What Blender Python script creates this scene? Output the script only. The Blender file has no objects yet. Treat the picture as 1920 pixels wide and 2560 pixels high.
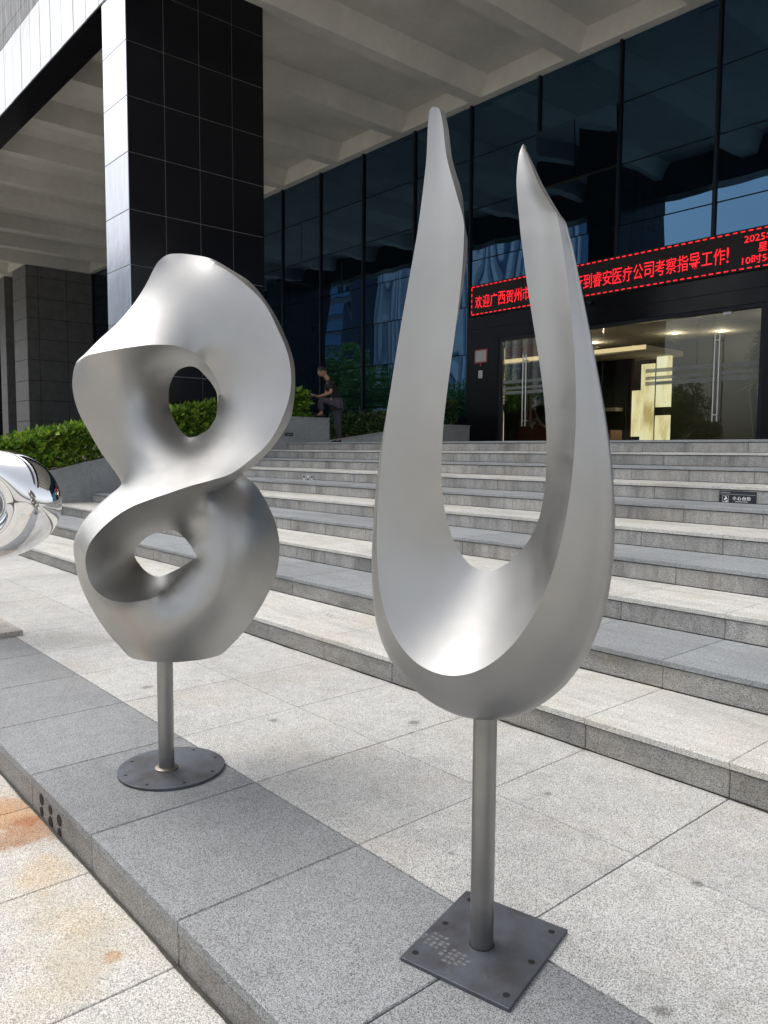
import bpy, bmesh, math, random
import numpy as np
from mathutils import Vector, Matrix
random.seed(7); rng = np.random.default_rng(7)
SC = bpy.context.scene; COL = SC.collection
S = 1.42                      # metres per eye height (camera above the terrace)
R = math.radians
# ------------------------------------------------------------------ camera
cam_d = bpy.data.cameras.new('camera'); cam = bpy.data.objects.new('camera', cam_d); COL.objects.link(cam)
cam_d.lens = 36*1952.5/2560; cam_d.sensor_width = 36; cam_d.sensor_fit = 'AUTO'
cam_d.clip_start = .05; cam_d.clip_end = 1500
def cam_axes(p, r, y):
    cy, sy = math.cos(y), math.sin(y)
    f = Vector((-sy, cy, 0)); rt = Vector((cy, sy, 0)); up = Vector((0, 0, 1))
    f2 = f*math.cos(p)-up*math.sin(p); d = -up*math.cos(p)-f*math.sin(p)
    return rt*math.cos(r)+d*math.sin(r), d*math.cos(r)-rt*math.sin(r), f2
_a, _b, _c = cam_axes(R(4.5146), R(-.3312), R(48.9563))
mw = Matrix((_a, -_b, -_c)).transposed().to_4x4(); mw.translation = Vector((0, 0, S)); cam.matrix_world = mw
SC.camera = cam
# ------------------------------------------------------------------ sky, sun, exposure
SUN_EL, SUN_AZ = R(60), R(252)     # azimuth measured from +Y clockwise
w = bpy.data.worlds.new('World'); SC.world = w; w.use_nodes = True
nt = w.node_tree; nt.nodes.clear()
sky = nt.nodes.new('ShaderNodeTexSky'); sky.sky_type = 'NISHITA'; sky.sun_disc = False
sky.sun_elevation = SUN_EL; sky.sun_rotation = SUN_AZ; sky.dust_density = 4.0; sky.air_density = 1.0; sky.ozone_density = 1.0
hs = nt.nodes.new('ShaderNodeHueSaturation'); hs.inputs['Saturation'].default_value = .30
bg = nt.nodes.new('ShaderNodeBackground'); bg.inputs['Strength'].default_value = .15
wo = nt.nodes.new('ShaderNodeOutputWorld')
nt.links.new(sky.outputs[0], hs.inputs['Color']); nt.links.new(hs.outputs[0], bg.inputs[0]); nt.links.new(bg.outputs[0], wo.inputs[0])
sl = bpy.data.lights.new('sun', 'SUN'); sl.energy = .6; sl.angle = R(80); sl.color = (1, .97, .93)
so = bpy.data.objects.new('sun', sl); COL.objects.link(so)
sd = Vector((math.sin(SUN_AZ)*math.cos(SUN_EL), math.cos(SUN_AZ)*math.cos(SUN_EL), math.sin(SUN_EL)))
so.rotation_euler = sd.to_track_quat('Z', 'Y').to_euler()
SC.view_settings.view_transform = 'Standard'; SC.view_settings.look = 'None'
SC.view_settings.exposure = .88; SC.view_settings.gamma = 1; SC.view_settings.use_curve_mapping = False
# ------------------------------------------------------------------ helpers
def tag(o, label=None, cat=None, group=None, kind=None):
    if label: o['label'] = label
    if cat: o['category'] = cat
    if group: o['group'] = group
    if kind: o['kind'] = kind
    return o
def empty(name, loc=(0, 0, 0), rz=0, **k):
    o = bpy.data.objects.new(name, None); COL.objects.link(o); o.location = loc; o.rotation_euler = (0, 0, rz)
    return tag(o, **k)
def mesh_obj(name, verts, faces, mat, parent=None, smooth=False, **k):
    me = bpy.data.meshes.new(name); me.from_pydata([tuple(v) for v in verts], [], faces); me.update()
    if smooth: me.polygons.foreach_set('use_smooth', [True]*len(me.polygons))
    if mat: me.materials.append(mat)
    o = bpy.data.objects.new(name, me); COL.objects.link(o)
    if parent: o.parent = parent
    return tag(o, **k)
def link(name, me, parent=None, loc=(0, 0, 0), rot=(0, 0, 0), **k):
    o = bpy.data.objects.new(name, me); COL.objects.link(o); o.location = loc; o.rotation_euler = rot
    if parent: o.parent = parent
    return tag(o, **k)
_cache = {}
def box_mesh(dx, dy, dz, mat, ax='z', c=.003):
    """box centred on its own origin whose outer face (ax) has a small chamfer"""
    key = (round(dx, 4), round(dy, 4), round(dz, 4), mat.name, ax, c)
    if key in _cache: return _cache[key]
    perm = {'z': (0, 1, 2), 'y': (0, 2, 1), 'x': (1, 2, 0)}[ax[-1]]; sg = -1 if ax[0] == '-' else 1
    d = (dx, dy, dz); a, b, h = d[perm[0]]/2, d[perm[1]]/2, d[perm[2]]/2
    c2 = min(c, a*.4, b*.4, h*.8)
    L = []
    for (ka, kb, kh) in ((a, b, -h), (a, b, h-c2), (a-c2, b-c2, h)):
        for (sa, sb) in ((-1, -1), (1, -1), (1, 1), (-1, 1)):
            v = [0, 0, 0]; v[perm[0]] = sa*ka; v[perm[1]] = sb*kb; v[perm[2]] = sg*kh; L.append(v)
    F = [(0, 1, 2, 3), (8, 9, 10, 11)]
    for r in (0, 4):
        for i in range(4):
            j = (i+1) % 4; F.append((r+i, r+j, r+4+j, r+4+i))
    me = bpy.data.meshes.new('slab'); me.from_pydata(L, [], F)
    bm = bmesh.new(); bm.from_mesh(me); bmesh.ops.recalc_face_normals(bm, faces=bm.faces); bm.to_mesh(me); bm.free()
    me.materials.append(mat); _cache[key] = me
    return me
def slab(name, parent, x0, x1, y0, y1, z0, z1, mat, ax='z', c=.003, jit=0, **k):
    """axis aligned box given in world metres"""
    me = box_mesh(x1-x0, y1-y0, z1-z0, mat, ax, c)
    p = [(x0+x1)/2, (y0+y1)/2, (z0+z1)/2]
    if jit:
        p['xyz'.index(ax[-1])] += random.uniform(-jit, jit)
    return link(name, me, parent, p, **k)
def hb(name, parent, x0, x1, y0, y1, z0, z1, mat, **k):
    """same, in eye heights measured from the camera (z) ; gap g metres is taken off each side in the face plane"""
    g = k.pop('g', 0); ax = k.get('ax', 'z')
    gx, gy, gz = (0 if ax[-1] == 'x' else g), (0 if ax[-1] == 'y' else g), (0 if ax[-1] == 'z' else g)
    return slab(name, parent, x0*S+gx, x1*S-gx, y0*S+gy, y1*S-gy, (z0+1)*S+gz, (z1+1)*S-gz, mat, **k)
def P(x, y, z): return Vector((x*S, y*S, (z+1)*S))
def bm_obj(name, bm, mat, parent=None, smooth=False, **k):
    me = bpy.data.meshes.new(name); bm.to_mesh(me); bm.free()
    if smooth: me.polygons.foreach_set('use_smooth', [True]*len(me.polygons))
    me.materials.append(mat); return link(name, me, parent, **k)
def lathe(name, prof, mat, parent=None, n=40, loc=(0, 0, 0), **k):
    V, F = [], []
    for r, z in prof:
        for i in range(n):
            t = 2*math.pi*i/n; V.append((r*math.cos(t), r*math.sin(t), z))
    m = len(prof)
    for j in range(m-1):
        for i in range(n):
            q = (i+1) % n; F.append((j*n+i, j*n+q, (j+1)*n+q, (j+1)*n+i))
    if prof[0][0] > 1e-4: F.append(tuple(range(n))[::-1])
    if prof[-1][0] > 1e-4: F.append(tuple((m-1)*n+i for i in range(n)))
    o = mesh_obj(name, V, F, mat, parent, **k)
    for p in o.data.polygons: p.use_smooth = len(p.vertices) == 4
    _sharp(o.data, 40); o.location = loc
    return o
def _sharp(me, deg):
    bm = bmesh.new(); bm.from_mesh(me)
    for e in bm.edges:
        if len(e.link_faces) == 2 and e.calc_face_angle(0) > R(deg): e.smooth = False
    bm.to_mesh(me); bm.free()
# ------------------------------------------------------------------ materials
class NT:
    def __init__(s, name):
        s.m = bpy.data.materials.new(name); s.m.use_nodes = True; s.t = s.m.node_tree; s.t.nodes.clear()
        s.out = s.n('OutputMaterial'); s.b = s.n('BsdfPrincipled'); s.l(s.b.outputs[0], s.out.inputs[0])
        s.pos = None
    def n(s, k, **kw):
        o = s.t.nodes.new('ShaderNode'+k)
        for a, b in kw.items(): setattr(o, a, b)
        return o
    def l(s, a, b): s.t.links.new(a, b)
    def P(s):
        if not s.pos: s.pos = s.n('NewGeometry')
        return s.pos.outputs['Position']
    def noise(s, scale, detail=2, rough=.5, vec=None, dist=0):
        o = s.n('TexNoise'); o.inputs['Scale'].default_value = scale; o.inputs['Detail'].default_value = detail
        o.inputs['Roughness'].default_value = rough; o.inputs['Distortion'].default_value = dist
        s.l(vec if vec else s.P(), o.inputs['Vector']); return o.outputs[0]
    def ramp(s, v, stops):
        o = s.n('ValToRGB'); e = o.color_ramp.elements
        while len(e) < len(stops): e.new(.5)
        for i, (p, c) in enumerate(stops):
            e[i].position = p; e[i].color = (c, c, c, 1) if isinstance(c, (int, float)) else (*c, 1)
        s.l(v, o.inputs[0]); return o.outputs[0]
    def mix(s, f, a, b, mode='MIX'):
        o = s.n('Mix', data_type='RGBA', blend_type=mode)
        for i, x in ((0, f), (6, a), (7, b)):
            if isinstance(x, (int, float)): o.inputs[i].default_value = x if i == 0 else (x, x, x, 1)
            elif isinstance(x, tuple): o.inputs[i].default_value = (*x, 1)
            else: s.l(x, o.inputs[i])
        return o.outputs[2]
    def math(s, op, a, b=0, c=None, clamp=False):
        o = s.n('Math', operation=op, use_clamp=clamp)
        for i, x in enumerate((a, b) if c is None else (a, b, c)):
            if isinstance(x, (int, float)): o.inputs[i].default_value = x
            else: s.l(x, o.inputs[i])
        return o.outputs[0]
    def vscale(s, v, sc):
        o = s.n('Mapping'); s.l(v, o.inputs[0]); o.inputs['Scale'].default_value = sc; return o.outputs[0]
    def rnd(s): return s.n('ObjectInfo').outputs['Random']
    def bump(s, h, strength=.2, dist=.01):
        o = s.n('Bump'); o.inputs['Strength'].default_value = strength; o.inputs['Distance'].default_value = dist
        s.l(h, o.inputs['Height']); s.l(o.outputs[0], s.b.inputs['Normal'])
    def set(s, **k):
        for a, v in k.items():
            i = s.b.inputs[a.replace('_', ' ')]
            if isinstance(v, (int, float)): i.default_value = v
            elif isinstance(v, tuple): i.default_value = (*v, 1)
            else: s.l(v, i)
        return s.m
def granite(name, base, amp=.5, warm=.0, streak=(1, 1, 1), rough=.75, stain=None, rnd=.10, spec=.5, dirt=.12):
    t = NT(name)
    vo = t.n('TexVoronoi'); vo.inputs['Scale'].default_value = 400; t.l(t.P(), vo.inputs['Vector'])
    sx = t.n('SeparateColor'); t.l(vo.outputs['Color'], sx.inputs[0]); g1 = t.noise(300, 1, .6)
    sp = t.math('ADD', t.math('MULTIPLY', g1, .62), t.math('MULTIPLY', sx.outputs[0], .38))
    lo = 1-amp; hi = 1+amp*.62
    col = t.ramp(sp, [(.30, tuple(c*lo*.5 for c in base)), (.41, tuple(c*lo for c in base)), (.50, base), (.66, tuple(min(1, c*hi) for c in base))])
    big = t.noise(1.3, 5, .62, vec=t.vscale(t.P(), streak))
    col = t.mix(1, col, t.ramp(big, [(.3, 1-dirt*1.3), (.5, 1.0), (.72, 1+dirt*.6)]), 'MULTIPLY')
    fine = t.noise(9, 4, .7, vec=t.vscale(t.P(), streak))
    col = t.mix(1, col, t.ramp(fine, [(.32, 1-dirt*.9), (.55, 1.0), (.8, 1.05)]), 'MULTIPLY')
    rr = t.math('MULTIPLY_ADD', t.rnd(), rnd*2, 1-rnd)
    col = t.mix(1, col, rr, 'MULTIPLY')
    if warm:
        wn = t.noise(2.1, 4, .65)
        col = t.mix(t.math('MULTIPLY', t.ramp(wn, [(.5, 0.0), (.72, 1.0)]), warm), col, (.42, .30, .14), 'MIX')
    spots = t.noise(4.5, 3, .55, dist=.6)
    col = t.mix(t.ramp(spots, [(.70, 0.0), (.76, .35)]), col, tuple(c*.42 for c in base))
    if stain:
        for (cx, cy, cz, r, kk, cc) in stain:
            d = t.n('VectorMath', operation='DISTANCE'); t.l(t.P(), d.inputs[0]); d.inputs[1].default_value = (cx, cy, cz)
            wv = t.math('ADD', d.outputs['Value'], t.math('MULTIPLY', t.math('SUBTRACT', t.noise(7, 5, .7), .5), r*1.5))
            f = t.math('MULTIPLY', t.ramp(t.math('DIVIDE', wv, r), [(.2, 1.0), (.5, .85), (.62, .35), (1, 0.0)]), kk)
            col = t.mix(f, col, t.mix(1, col, tuple(min(1, c_*2.1) for c_ in cc), 'MULTIPLY'))
    t.bump(sp, .25, .002)
    return t.set(Base_Color=col, Roughness=rough, Specular_IOR_Level=spec)
def plain(name, col, rough=.6, metal=0., var=.12, scale=3, bump=0, **k):
    t = NT(name); n = t.noise(scale, 4, .6)
    c = t.mix(1, col, t.ramp(n, [(.3, 1-var), (.7, 1+var*.5)]), 'MULTIPLY')
    if bump: t.bump(t.noise(scale*14, 3), bump, .004)
    return t.set(Base_Color=c, Roughness=rough, Metallic=metal, **k)
M = {}
STREAK = (.35, 1.6, 1)
SPOTS = [(-1.919, 2.584, .022), (-1.847, 1.931, .020), (-1.18, 2.41, .030), (-4.379, 1.933, .06), (-.956, 1.776, .05), (-2.9, 2.75, .05), (-3.4, 2.2, .04)]
M['pale'] = granite('pale_granite', (.51, .505, .488), .50, .16, dirt=.15, rnd=.075, stain=[(px_, py_, 0, r_, .75, (.16, .155, .15)) for px_, py_, r_ in SPOTS])
M['lower'] = granite('street_granite', (.54, .525, .485), .45, .34, dirt=.12, rnd=.05, stain=[
    (-2.47*S, .62*S, -.1*S, .30, .8, (.40, .22, .09)), (-2.30*S, .66*S, -.1*S, .20, .8, (.30, .15, .06)),
    (-2.05*S, .62*S, -.1*S, .20, .4, (.47, .33, .17)), (-1.80*S, .62*S, -.1*S, .18, .3, (.47, .36, .2)), (-1.6*S, .62*S, -.1*S, .045, .7, (.40, .25, .12))])
M['band'] = granite('grey_granite', (.265, .272, .277), .50, .03, dirt=.12, rnd=.07)
M['tread_pale'] = granite('pale_tread_granite', (.58, .57, .53), .36, .22, streak=STREAK, dirt=.20, rnd=.07)
M['tread_grey'] = granite('grey_tread_granite', (.29, .305, .315), .38, .03, streak=STREAK, dirt=.16, rnd=.07)
M['riser'] = granite('riser_granite', (.29, .285, .27), .50, .12, streak=(.8, .8, 2), dirt=.30, rnd=.12)
M['riser_light'] = granite('light_riser_granite', (.36, .355, .34), .45, .12, streak=(2.2, 2.2, .5), dirt=.32, rnd=.12)
M['wallgran'] = granite('planter_granite', (.33, .345, .35), .60, .02, dirt=.12, rnd=.06)
M['curbface'] = granite('curb_granite', (.27, .26, .245), .52, .10, dirt=.22, rnd=.1)
M['dark_gap'] = plain('joint_dirt', (.035, .033, .03), .95)
M['grime'] = plain('wet_grime', (.055, .05, .04), .9, scale=20, var=.4)
M['soil'] = plain('soil', (.05, .035, .025), .95)
M['weld'] = plain('weld_metal', (.30, .27, .24), .5, 1, scale=60)
def brushed():
    t = NT('brushed_steel')
    v = t.vscale(t.P(), (14, 14, 60)); n1 = t.noise(3, 3, .6, vec=v); n2 = t.noise(2.6, 4, .6)
    col = t.mix(1, (.43, .424, .41), t.ramp(n2, [(.3, .9), (.7, 1.04)]), 'MULTIPLY')
    smear = t.noise(5, 4, .65, dist=.8)
    rg = t.math('ADD', t.math('MULTIPLY_ADD', n1, .08, .36), t.ramp(smear, [(.40, 0.0), (.75, .10)]))
    t.bump(t.math('ADD', n2, t.math('MULTIPLY', n1, .015)), .045, .02)
    return t.set(Base_Color=col, Metallic=1., Roughness=rg)
M['steel'] = brushed()
def pole_steel():
    t = NT('pole_steel'); v = t.vscale(t.P(), (70, 70, 1.6)); n = t.noise(2, 3, .6, vec=v); n2 = t.noise(5, 4, .6)
    col = t.mix(1, (.30, .297, .29), t.ramp(n2, [(.3, .82), (.7, 1.06)]), 'MULTIPLY')
    return t.set(Base_Color=col, Metallic=1., Roughness=t.math('MULTIPLY_ADD', n, .22, .26))
M['pole'] = pole_steel()
def raw_plate():
    t = NT('raw_plate_steel'); n = t.noise(6, 5, .65); n2 = t.noise(26, 4, .7, dist=.8)
    col = t.ramp(n, [(.30, (.085, .080, .080)), (.5, (.12, .127, .145)), (.7, (.145, .16, .19))])
    col = t.mix(t.ramp(n2, [(.62, 0.0), (.75, .30)]), col, (.26, .255, .25))
    return t.set(Base_Color=col, Metallic=.7, Roughness=t.math('MULTIPLY_ADD', n2, .35, .36), Specular_IOR_Level=.4)
M['plate'] = raw_plate()
M['hole'] = plain('bolt_hole', (.006, .006, .006), .8)
M['chrome'] = plain('mirror_chrome', (.86, .86, .86), .015, 1, var=.01)
def black_stone():
    t = NT('black_granite'); n = t.noise(420, 1); n2 = t.noise(2, 4, .6)
    col = t.ramp(n, [(.5, (.006, .006, .008)), (.75, (.022, .022, .026))])
    return t.set(Base_Color=col, Roughness=t.ramp(n2, [(.3, .13), (.8, .22)]), Specular_IOR_Level=.2)
M['black'] = black_stone()
M['col_joint'] = plain('pale_joint', (.30, .30, .31), .8)
def alu(name, base, metal, rough):
    t = NT(name)
    st = t.noise(3, 4, .6, vec=t.vscale(t.P(), (5, 5, .35)))
    sp = t.n('SeparateXYZ'); t.l(t.P(), sp.inputs[0])
    top = t.math('MULTIPLY', t.ramp(t.math('DIVIDE', t.math('SUBTRACT', sp.outputs[2], 7.55*S), .65*S), [(.0, 0.0), (1, 1.0)]), t.ramp(st, [(.42, 1.0), (.6, 0.0)]))
    col = t.mix(1, base, t.ramp(st, [(.3, .88), (.7, 1.05)]), 'MULTIPLY')
    col = t.mix(t.math('MULTIPLY', top, .6), col, (.16, .14, .15))
    col = t.mix(1, col, t.math('MULTIPLY_ADD', t.rnd(), .1, .95), 'MULTIPLY')
    t.bump(t.noise(2.5, 2), .12, .02)
    return t.set(Base_Color=col, Metallic=metal, Roughness=rough)
M['fascia'] = alu('white_aluminium_panel', (.46, .48, .53), .35, .30)
M['upper'] = alu('weathered_stone_panel', (.36, .375, .37), 0., .7)
M['colmetal'] = alu('column_metal_panel', (.50, .52, .57), .75, .16)
def concrete():
    t = NT('painted_soffit'); n = t.noise(.7, 5, .62); n2 = t.noise(5, 4, .7)
    c = t.mix(1, (.66, .64, .57), t.ramp(n, [(.3, .86), (.62, 1.03)]), 'MULTIPLY'); c = t.mix(1, c, t.ramp(n2, [(.3, .94), (.7, 1.02)]), 'MULTIPLY')
    return t.set(Base_Color=c, Roughness=.85)
M['soffit'] = concrete()
M['pier'] = plain('grey_pier_tile', (.14, .14, .137), .55, var=.2)
def facade_glass():
    t = NT('tinted_glass')
    n = t.noise(.75, 0, .5, vec=t.vscale(t.P(), (1.7, 1, .55)))
    t.bump(n, .6, .012)
    t.set(Base_Color=(.003, .006, .010), Roughness=.012, IOR=2.55, Specular_Tint=(.28, .60, 1.0))
    return t.m
M['glass'] = facade_glass()
M['mullion'] = plain('mullion_metal', (.012, .015, .022), .4, .5)
def clear_glass(name, tint, refl=1.45):
    t = NT(name); tr = t.n('BsdfTransparent'); tr.inputs[0].default_value = (*tint, 1)
    gl = t.n('BsdfGlossy'); gl.inputs['Roughness'].default_value = .01
    fr = t.n('Fresnel'); fr.inputs[0].default_value = refl; mx = t.n('MixShader')
    t.l(fr.outputs[0], mx.inputs[0]); t.l(tr.outputs[0], mx.inputs[1]); t.l(gl.outputs[0], mx.inputs[2]); t.l(mx.outputs[0], t.out.inputs[0])
    return t.m
M['door_glass'] = clear_glass('door_glass', (.72, .76, .72), 1.5)
M['frost'] = plain('frosted_film', (.34, .36, .33), .6, Alpha=.55)
M['satin'] = plain('satin_steel', (.62, .62, .60), .3, 1)
def emit(name, col, st):
    t = NT(name); return t.set(Base_Color=(.02, .02, .02), Emission_Color=col, Emission_Strength=st, Roughness=.5)
def ledmat():
    t = NT('red_led'); n = t.noise(14, 3, .8)
    return t.set(Base_Color=(.02, .004, .004), Emission_Color=(1, .015, .025), Emission_Strength=t.ramp(n, [(.35, .6), (.6, 1.15)]), Roughness=.5)
M['led'] = ledmat()
M['led_box'] = plain('led_panel_black', (.010, .004, .006), .6)
M['lamp'] = emit('downlight_lens', (1, .86, .66), 14)
def glowmat():
    t = NT('backlit_panel'); n = t.noise(1.4, 3, .5, vec=t.vscale(t.P(), (3, 1, .8)))
    return t.set(Base_Color=(.05, .04, .03), Emission_Color=t.ramp(n, [(.3, (.55, .40, .18)), (.5, (.95, .78, .46)), (.7, (1, .90, .66))]), Emission_Strength=.85, Roughness=.4)
M['glow'] = glowmat()
M['glow_soft'] = emit('cove_light', (1, .74, .42), .8)
def leafmat(name, a, b, c, yellow=.04):
    t = NT(name); g = t.n('NewGeometry')
    col = t.ramp(g.outputs['Random Per Island'], [(0, a), (.5, b), (1-yellow, c), (1, (.20, .15, .02))])
    tr = t.n('BsdfTranslucent'); t.l(col, tr.inputs[0]); mx = t.n('MixShader'); mx.inputs[0].default_value = .28
    t.set(Base_Color=col, Roughness=.42, Specular_IOR_Level=.4)
    t.l(t.b.outputs[0], mx.inputs[1]); t.l(tr.outputs[0], mx.inputs[2]); t.l(mx.outputs[0], t.out.inputs[0]); return t.m
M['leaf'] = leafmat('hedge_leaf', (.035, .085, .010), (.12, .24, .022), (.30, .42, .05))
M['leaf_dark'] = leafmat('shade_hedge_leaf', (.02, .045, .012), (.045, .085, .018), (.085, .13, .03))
M['tree_leaf'] = leafmat('tree_leaf', (.04, .10, .015), (.09, .20, .03), (.17, .30, .05), .01)
M['plant_leaf'] = leafmat('indoor_leaf', (.06, .14, .03), (.14, .26, .05), (.28, .38, .10), .02)
M['bark'] = plain('bark', (.09, .07, .05), .9, var=.3, scale=12)
M['vase'] = plain('dark_vase', (.02, .028, .03), .3)
M['skin'] = plain('skin', (.36, .20, .13), .5, var=.05)
M['hair'] = plain('hair', (.012, .010, .009), .6)
M['shirt'] = plain('black_shirt', (.012, .012, .014), .85)
M['trouser'] = plain('grey_trousers', (.060, .054, .068), .85)
M['shoe'] = plain('black_shoe', (.01, .01, .01), .5)
M['white'] = plain('white_print', (.75, .75, .75), .6)
M['greyprint'] = plain('grey_print', (.30, .30, .30), .6)
M['sign'] = plain('sign_black', (.012, .014, .022), .45)
M['red'] = plain('red_frame', (.35, .03, .03), .5)
M['paper'] = plain('notice_paper', (.50, .52, .50), .6, var=.25, scale=30)
M['brown'] = plain('brown_panel', (.045, .022, .012), .4)
M['orange'] = plain('timber_panel', (.30, .10, .03), .4)
M['cream'] = plain('cream_counter', (.48, .40, .28), .4)
M['floor_in'] = plain('lobby_floor', (.20, .17, .13), .15)
M['ceil_in'] = plain('lobby_ceiling', (.45, .42, .37), .8)
M['darkwall'] = plain('dark_wall', (.03, .03, .028), .6)
M['plaza_far'] = plain('far_paving', (.40, .38, .35), .8, var=.1, scale=.4)
M['road'] = plain('asphalt', (.05, .05, .05), .9)
M['bluewall'] = plain('blue_glass_wall', (.20, .33, .50), .4)
M['fin'] = plain('pale_fin', (.90, .93, .95), .5)
M['tower'] = plain('tower_wall', (.06, .08, .12), .4)
M['pebble'] = granite('pebbled_stone', (.40, .37, .33), .55, .1, dirt=.3)
M['scrawl'] = plain('grey_pen', (.22, .22, .21), .8)
M['print'] = plain('dusty_print', (.145, .145, .15), .8, var=.4, scale=60)
M['white_pl'] = plain('white_plastic', (.7, .7, .7), .4)
# ------------------------------------------------------------------ layout constants (eye heights; z from camera)
RI, TR, Y0, OV, NO = .1109, .4919, 2.1957, .0085, .0209
XL = -9.81                       # left end of the stairs / planter wall
XR = 2.0                         # right end, beyond the frame
YF = 11.3                        # glass facade
PLAT = -1+10*RI                  # top platform level
Y10 = Y0+9*TR
MOD = .4905
gx = lambda k: -.9925-MOD*k      # joint grid (k = 0 is the first joint on the right)
# ================================================================== GROUND AND STREET
ground = slab('ground', None, -260, 260, -260, 60, -.145*S-.5, -.1*S-.03, M['plaza_far'], kind='structure')
street = empty('street_paving', kind='structure')
hb('bedding', street, -16.4, 4.2, -3.4, .70, -1.16, -1.107, M['dark_gap'])
ys = [.712, -.02, -.75, -1.48, -2.21, -2.94]
for j in range(5):
    for k in range(-8, 30):
        if j > 1 and k % 2: continue
        wd = 1 if j <= 1 else 2
        hb('paving_stone', street, gx(k+wd), gx(k), ys[j+1], ys[j], -1.13, -1.1, M['lower'], g=.002, jit=.0006)
# grime line along the foot of the kerb
V, F = [], []
n = 520
for i in range(n+1):
    X = (-7+i*7.6/n)*S; wv = .006+.004*abs(math.sin(i*.055)+.6*math.sin(i*.2+1))+random.uniform(0, .003)
    V += [(X, .7135*S, -.1*S+.004), (X, .7135*S-wv, -.1*S+.004)]
for i in range(n): F.append((2*i, 2*i+1, 2*i+3, 2*i+2))
mesh_obj('kerb_dirt', V, F, M['grime'], street)
# terrace with the grey kerb band
terr = empty('terrace', kind='structure')
hb('bedding', terr, -13.3, 4.2, .73, 2.21, -1.15, -1.004-.004, M['dark_gap'])
hb('bedding', terr, -13.3, 4.2, .725, .74, -1.15, -1.035, M['dark_gap'])
BT = .028
for k in range(-8, 24):
    hb('band_slab', terr, gx(k+1), gx(k), .7135, 1.211, -1-BT, -1, M['band'], g=.002, c=.004, jit=.0005)
    # kerb face stones; the drain stone is pierced
    if k != 2: hb('kerb_stone', terr, gx(k+1), gx(k), .7165, .76, -1.105, -1-BT-.001, M['curbface'], ax='-y', g=.002, jit=.001)
for k in range(-8, 24):
    for j, (a, b) in enumerate(((1.212, 1.704), (1.704, 2.1957))):
        kk = k
        hb('paving_stone', terr, gx(kk+1), gx(kk), a, b, -1.03, -1, M['pale'], g=.0022, c=.002, jit=.0005)
# drain stone: left and right rest, six round holes
hb('kerb_stone', terr, gx(3), gx(2), .7165, .76, -1.105, -1-BT-.001, M['curbface'], ax='-y', g=.002)
for i, xx in enumerate((-2.375, -2.296, -2.221)):
    for j, zz in enumerate((-1.0465, -1.0835)):
        r = .0165 if (i+j) % 2 == 0 else .0135
        V = [(xx*S+r*S*math.cos(t), .7165*S-.003, (zz+1-.004*i)*S+r*S*math.sin(t)) for t in np.linspace(0, 2*math.pi, 20, endpoint=False)]
        V2 = [(v[0], .7165*S+.02, v[2]) for v in V]
        mesh_obj('drain_hole', V+V2, [tuple(range(20))]+[(i2, (i2+1) % 20, 20+(i2+1) % 20, 20+i2) for i2 in range(20)], M['hole'], terr)
# ================================================================== STAIRS
st = empty('staircase', kind='structure')
for k in range(1, 11):
    y = Y0+(k-1)*TR; zt = -1+k*RI
    off = 0 if k not in (9,) else .5
    hb('stair_core', st, XL, XR, y+.012, y+TR+.012, zt-RI-.02, zt-.026, M['dark_gap'])
    tm = M['tread_pale'] if k % 2 else M['tread_grey']
    if k < 10:
        for q in range(-6, 18):
            a, b = gx(q+1), gx(q)
            if b <= XL: continue
            hb('tread_slab', st, max(a, XL), b, y-OV, y+TR-.001, zt-NO, zt, tm, g=.0012, c=.003, jit=.0006)
    for q in range(-6, 18):
        a, b = gx(q+1), gx(q)
        if b <= XL: continue
        hb('riser_slab', st, max(a, XL), b, y, y+.014, zt-RI+.0008, zt-NO-.0042, M['riser_light'] if k > 2 else M['riser'], ax='-y', g=.0012, jit=.001)
for q in range(-4, 24):
    for j in range(8):
        ya = Y10-OV+j*.62; a, b = gx(q+1), gx(q)
        if j == 0 and b <= XL: continue
        if j > 0 and q % 2: continue
        wd = 1 if j == 0 else 2
        hb('platform_slab', st, max(gx(q+wd), XL if j == 0 else -99), b, ya, ya+.62, PLAT-NO, PLAT, M['tread_grey'], g=.0015)
hb('platform_core', st, -31, XR, Y10+.03, YF+5, PLAT-.5, PLAT-NO-.003, M['dark_gap'])
# uneven grime lying in the foot of the lower steps
for k in range(1, 8):
    V, F = [], []; yk = (Y0+(k-1)*TR)*S-.0015; zk = (RI*(k-1))*S+.0016; nn = 300
    for i in range(nn+1):
        X_ = (XL+.01+i*(XR-XL-.02)/nn)*S; wv = max(.001, .005+.005*math.sin(i*.31+k)+.004*math.sin(i*.83+2*k)+random.uniform(-.002, .003))
        V += [(X_, yk, zk), (X_, yk-wv, zk)]
    for i in range(nn): F.append((2*i, 2*i+1, 2*i+3, 2*i+2))
    mesh_obj('step_grime', V, F, M['grime'], st)
# faint grey scrawl left on the first tread
zt_ = .1109*S+.0012
def scrawl(pts, wd):
    V, F = [], []
    for i, (a, b) in enumerate(pts):
        V += [(a, b-wd, zt_), (a, b+wd, zt_)]
        if i: F.append((2*i-2, 2*i, 2*i+1, 2*i-1))
    return V, F
for (ax_, ay_, ln, ph_) in ((-4.88, 3.60, .20, 0), (-4.76, 3.56, .18, 2), (-4.62, 3.58, .20, 4)):
    V, F = scrawl([(ax_+ln*t, ay_-.04*t+.022*math.sin(t*17+ph_)+.012*math.sin(t*41), ) for t in np.linspace(0, 1, 60)], .0035)
    mesh_obj('pen_scrawl', V, F, M['scrawl'], st)
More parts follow.
